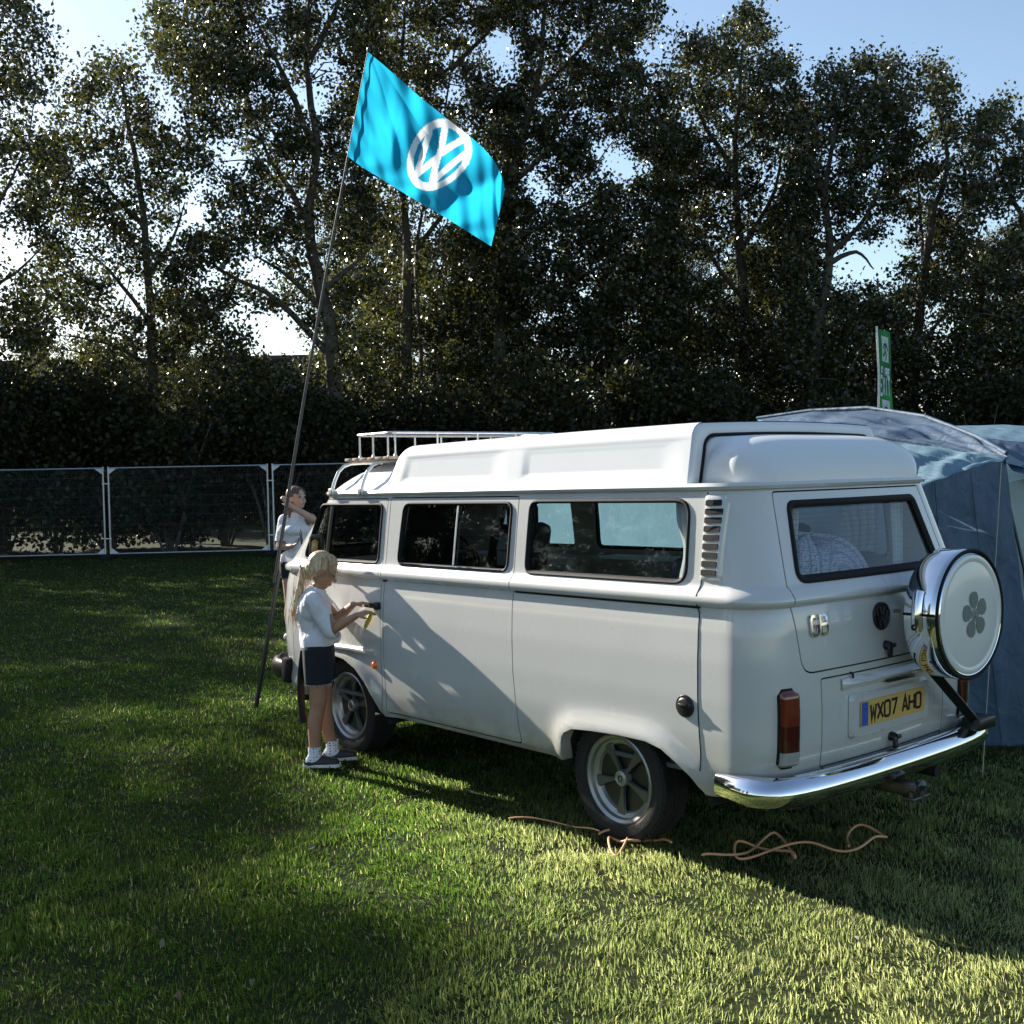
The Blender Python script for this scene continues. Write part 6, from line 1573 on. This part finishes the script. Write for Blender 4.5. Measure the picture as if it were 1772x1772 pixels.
# ================================================================== loose things in the van
m, nt, bs = new_mat('crochet_blanket')
tc = N(nt, 'ShaderNodeTexCoord'); mp = N(nt, 'ShaderNodeMapping'); mp.inputs['Scale'].default_value = (9, 9, 9)
wv = N(nt, 'ShaderNodeTexWave'); wv.wave_type = 'RINGS'; wv.inputs['Scale'].default_value = .55; wv.inputs['Distortion'].default_value = 1.2; wv.inputs['Detail'].default_value = 2
vo = N(nt, 'ShaderNodeTexVoronoi'); vo.inputs['Scale'].default_value = 5; vo.feature = 'DISTANCE_TO_EDGE'
cr = N(nt, 'ShaderNodeValToRGB'); cr.color_ramp.interpolation = 'CONSTANT'
for p, c in ((.0, (.42, .46, .56)), (.35, (.55, .56, .60)), (.62, (.45, .14, .30)), (.72, (.50, .52, .60)), (.85, (.20, .30, .42))):
    e = cr.color_ramp.elements.new(p) if p > 0 else cr.color_ramp.elements[0]; e.position = p; e.color = (*c, 1)
mx = N(nt, 'ShaderNodeMix'); mx.data_type = 'RGBA'; c2 = N(nt, 'ShaderNodeValToRGB'); c2.color_ramp.elements[0].position = .02; c2.color_ramp.elements[1].position = .07; c2.color_ramp.elements[0].color = (0, 0, 0, 1)
nt.links.new(tc.outputs['Object'], mp.inputs[0]); nt.links.new(mp.outputs[0], wv.inputs[0]); nt.links.new(mp.outputs[0], vo.inputs['Vector']); nt.links.new(wv.outputs['Fac'], cr.inputs[0]); nt.links.new(vo.outputs['Distance'], c2.inputs[0])
nt.links.new(c2.outputs[0], mx.inputs[0]); mx.inputs[6].default_value = (.10, .10, .16, 1); nt.links.new(cr.outputs[0], mx.inputs[7]); nt.links.new(mx.outputs[2], bs.inputs['Base Color']); bs.inputs['Roughness'].default_value = .95
M_BLANKET = m
def pad(name, label, cat, c, d, mat, rz=0, rx=0, puff=.5, group=None):
    b = MB()
    def g(u, v):
        a = 2 * math.pi * u; t = math.pi * (v - .5)
        se = lambda w, e: math.copysign(abs(w) ** e, w)
        return Vector((d[0] * se(math.cos(t), .6) * se(math.cos(a), .45), d[1] * se(math.cos(t), .6) * se(math.sin(a), .45), d[2] * se(math.sin(t), 1.1) * (1 - .15 * math.sin(5 * a)) + .010 * math.sin(7 * a + 9 * v)))
    b.grid(g, 48, 20, closeu=True); o = b.build(name, mat, None, 60); o.location = c; o.rotation_euler = (rx, 0, rz); return tag(o, label, cat, group)
pad('blanket', 'crocheted patterned blanket heaped behind the rear window', 'blanket', (-.63, .16, 1.20), (.20, .38, .21), M_BLANKET, .1, .15)
pad('cushion', 'blue-grey cushion leaning in the corner of the rear window', 'cushion', (-.60, .47, 1.27), (.10, .19, .17), simple('cushion_cloth', (.20, .24, .34), .9, var=.3, scale=18), -.3, .2)
pad('cushion', 'dark round cushion low behind the spare wheel in the rear window', 'cushion', (-.64, -.22, 1.19), (.12, .24, .12), simple('dark_cushion', (.02, .02, .025), .9), 0, 0)
b = MB(); b.rbox((0, 0, 0), (.20, .14, .11), .02); o = b.build('storage_box', simple('pale_box', (.45, .47, .48), .6), None); o.location = (-.42, .02, 1.30); tag(o, 'pale box on the bed seen through the rear window', 'box')
b = MB(); b.rbox((0, 0, .06), (.16, .05, .10), .01); b.rbox((.01, .01, .14), (.10, .04, .10), .01, Matrix.Rotation(.4, 3, 'X')); o = b.build('paper_stack', simple('paper', (.55, .57, .60), .8), None); o.location = (1.05, .55, 1.22); tag(o, 'white papers on the cupboard seen through the middle window', 'papers')
m2 = MB(); m2.box((1.05, .55, 1.20), (.40, .30, .02)); vb(m2, 'folding_table', M_TRIM)
b = MB(); b.add([(0, 0, 0), (.09, 0, .015), (.075, .01, .10), (.045, .015, .155)], [(0, 1, 2, 3)]); o = b.build('pennant', cloth_mat('pennant_cloth', (.55, .10, .14), .3, .7, .8, 16), None, None); p = pdepth(578, 954, (Vector((2.55, .62, 1.3)) - CAM_POS).dot(_f)); o.location = p; tag(o, 'small red and white cloth hanging inside the cab window', 'pennant')
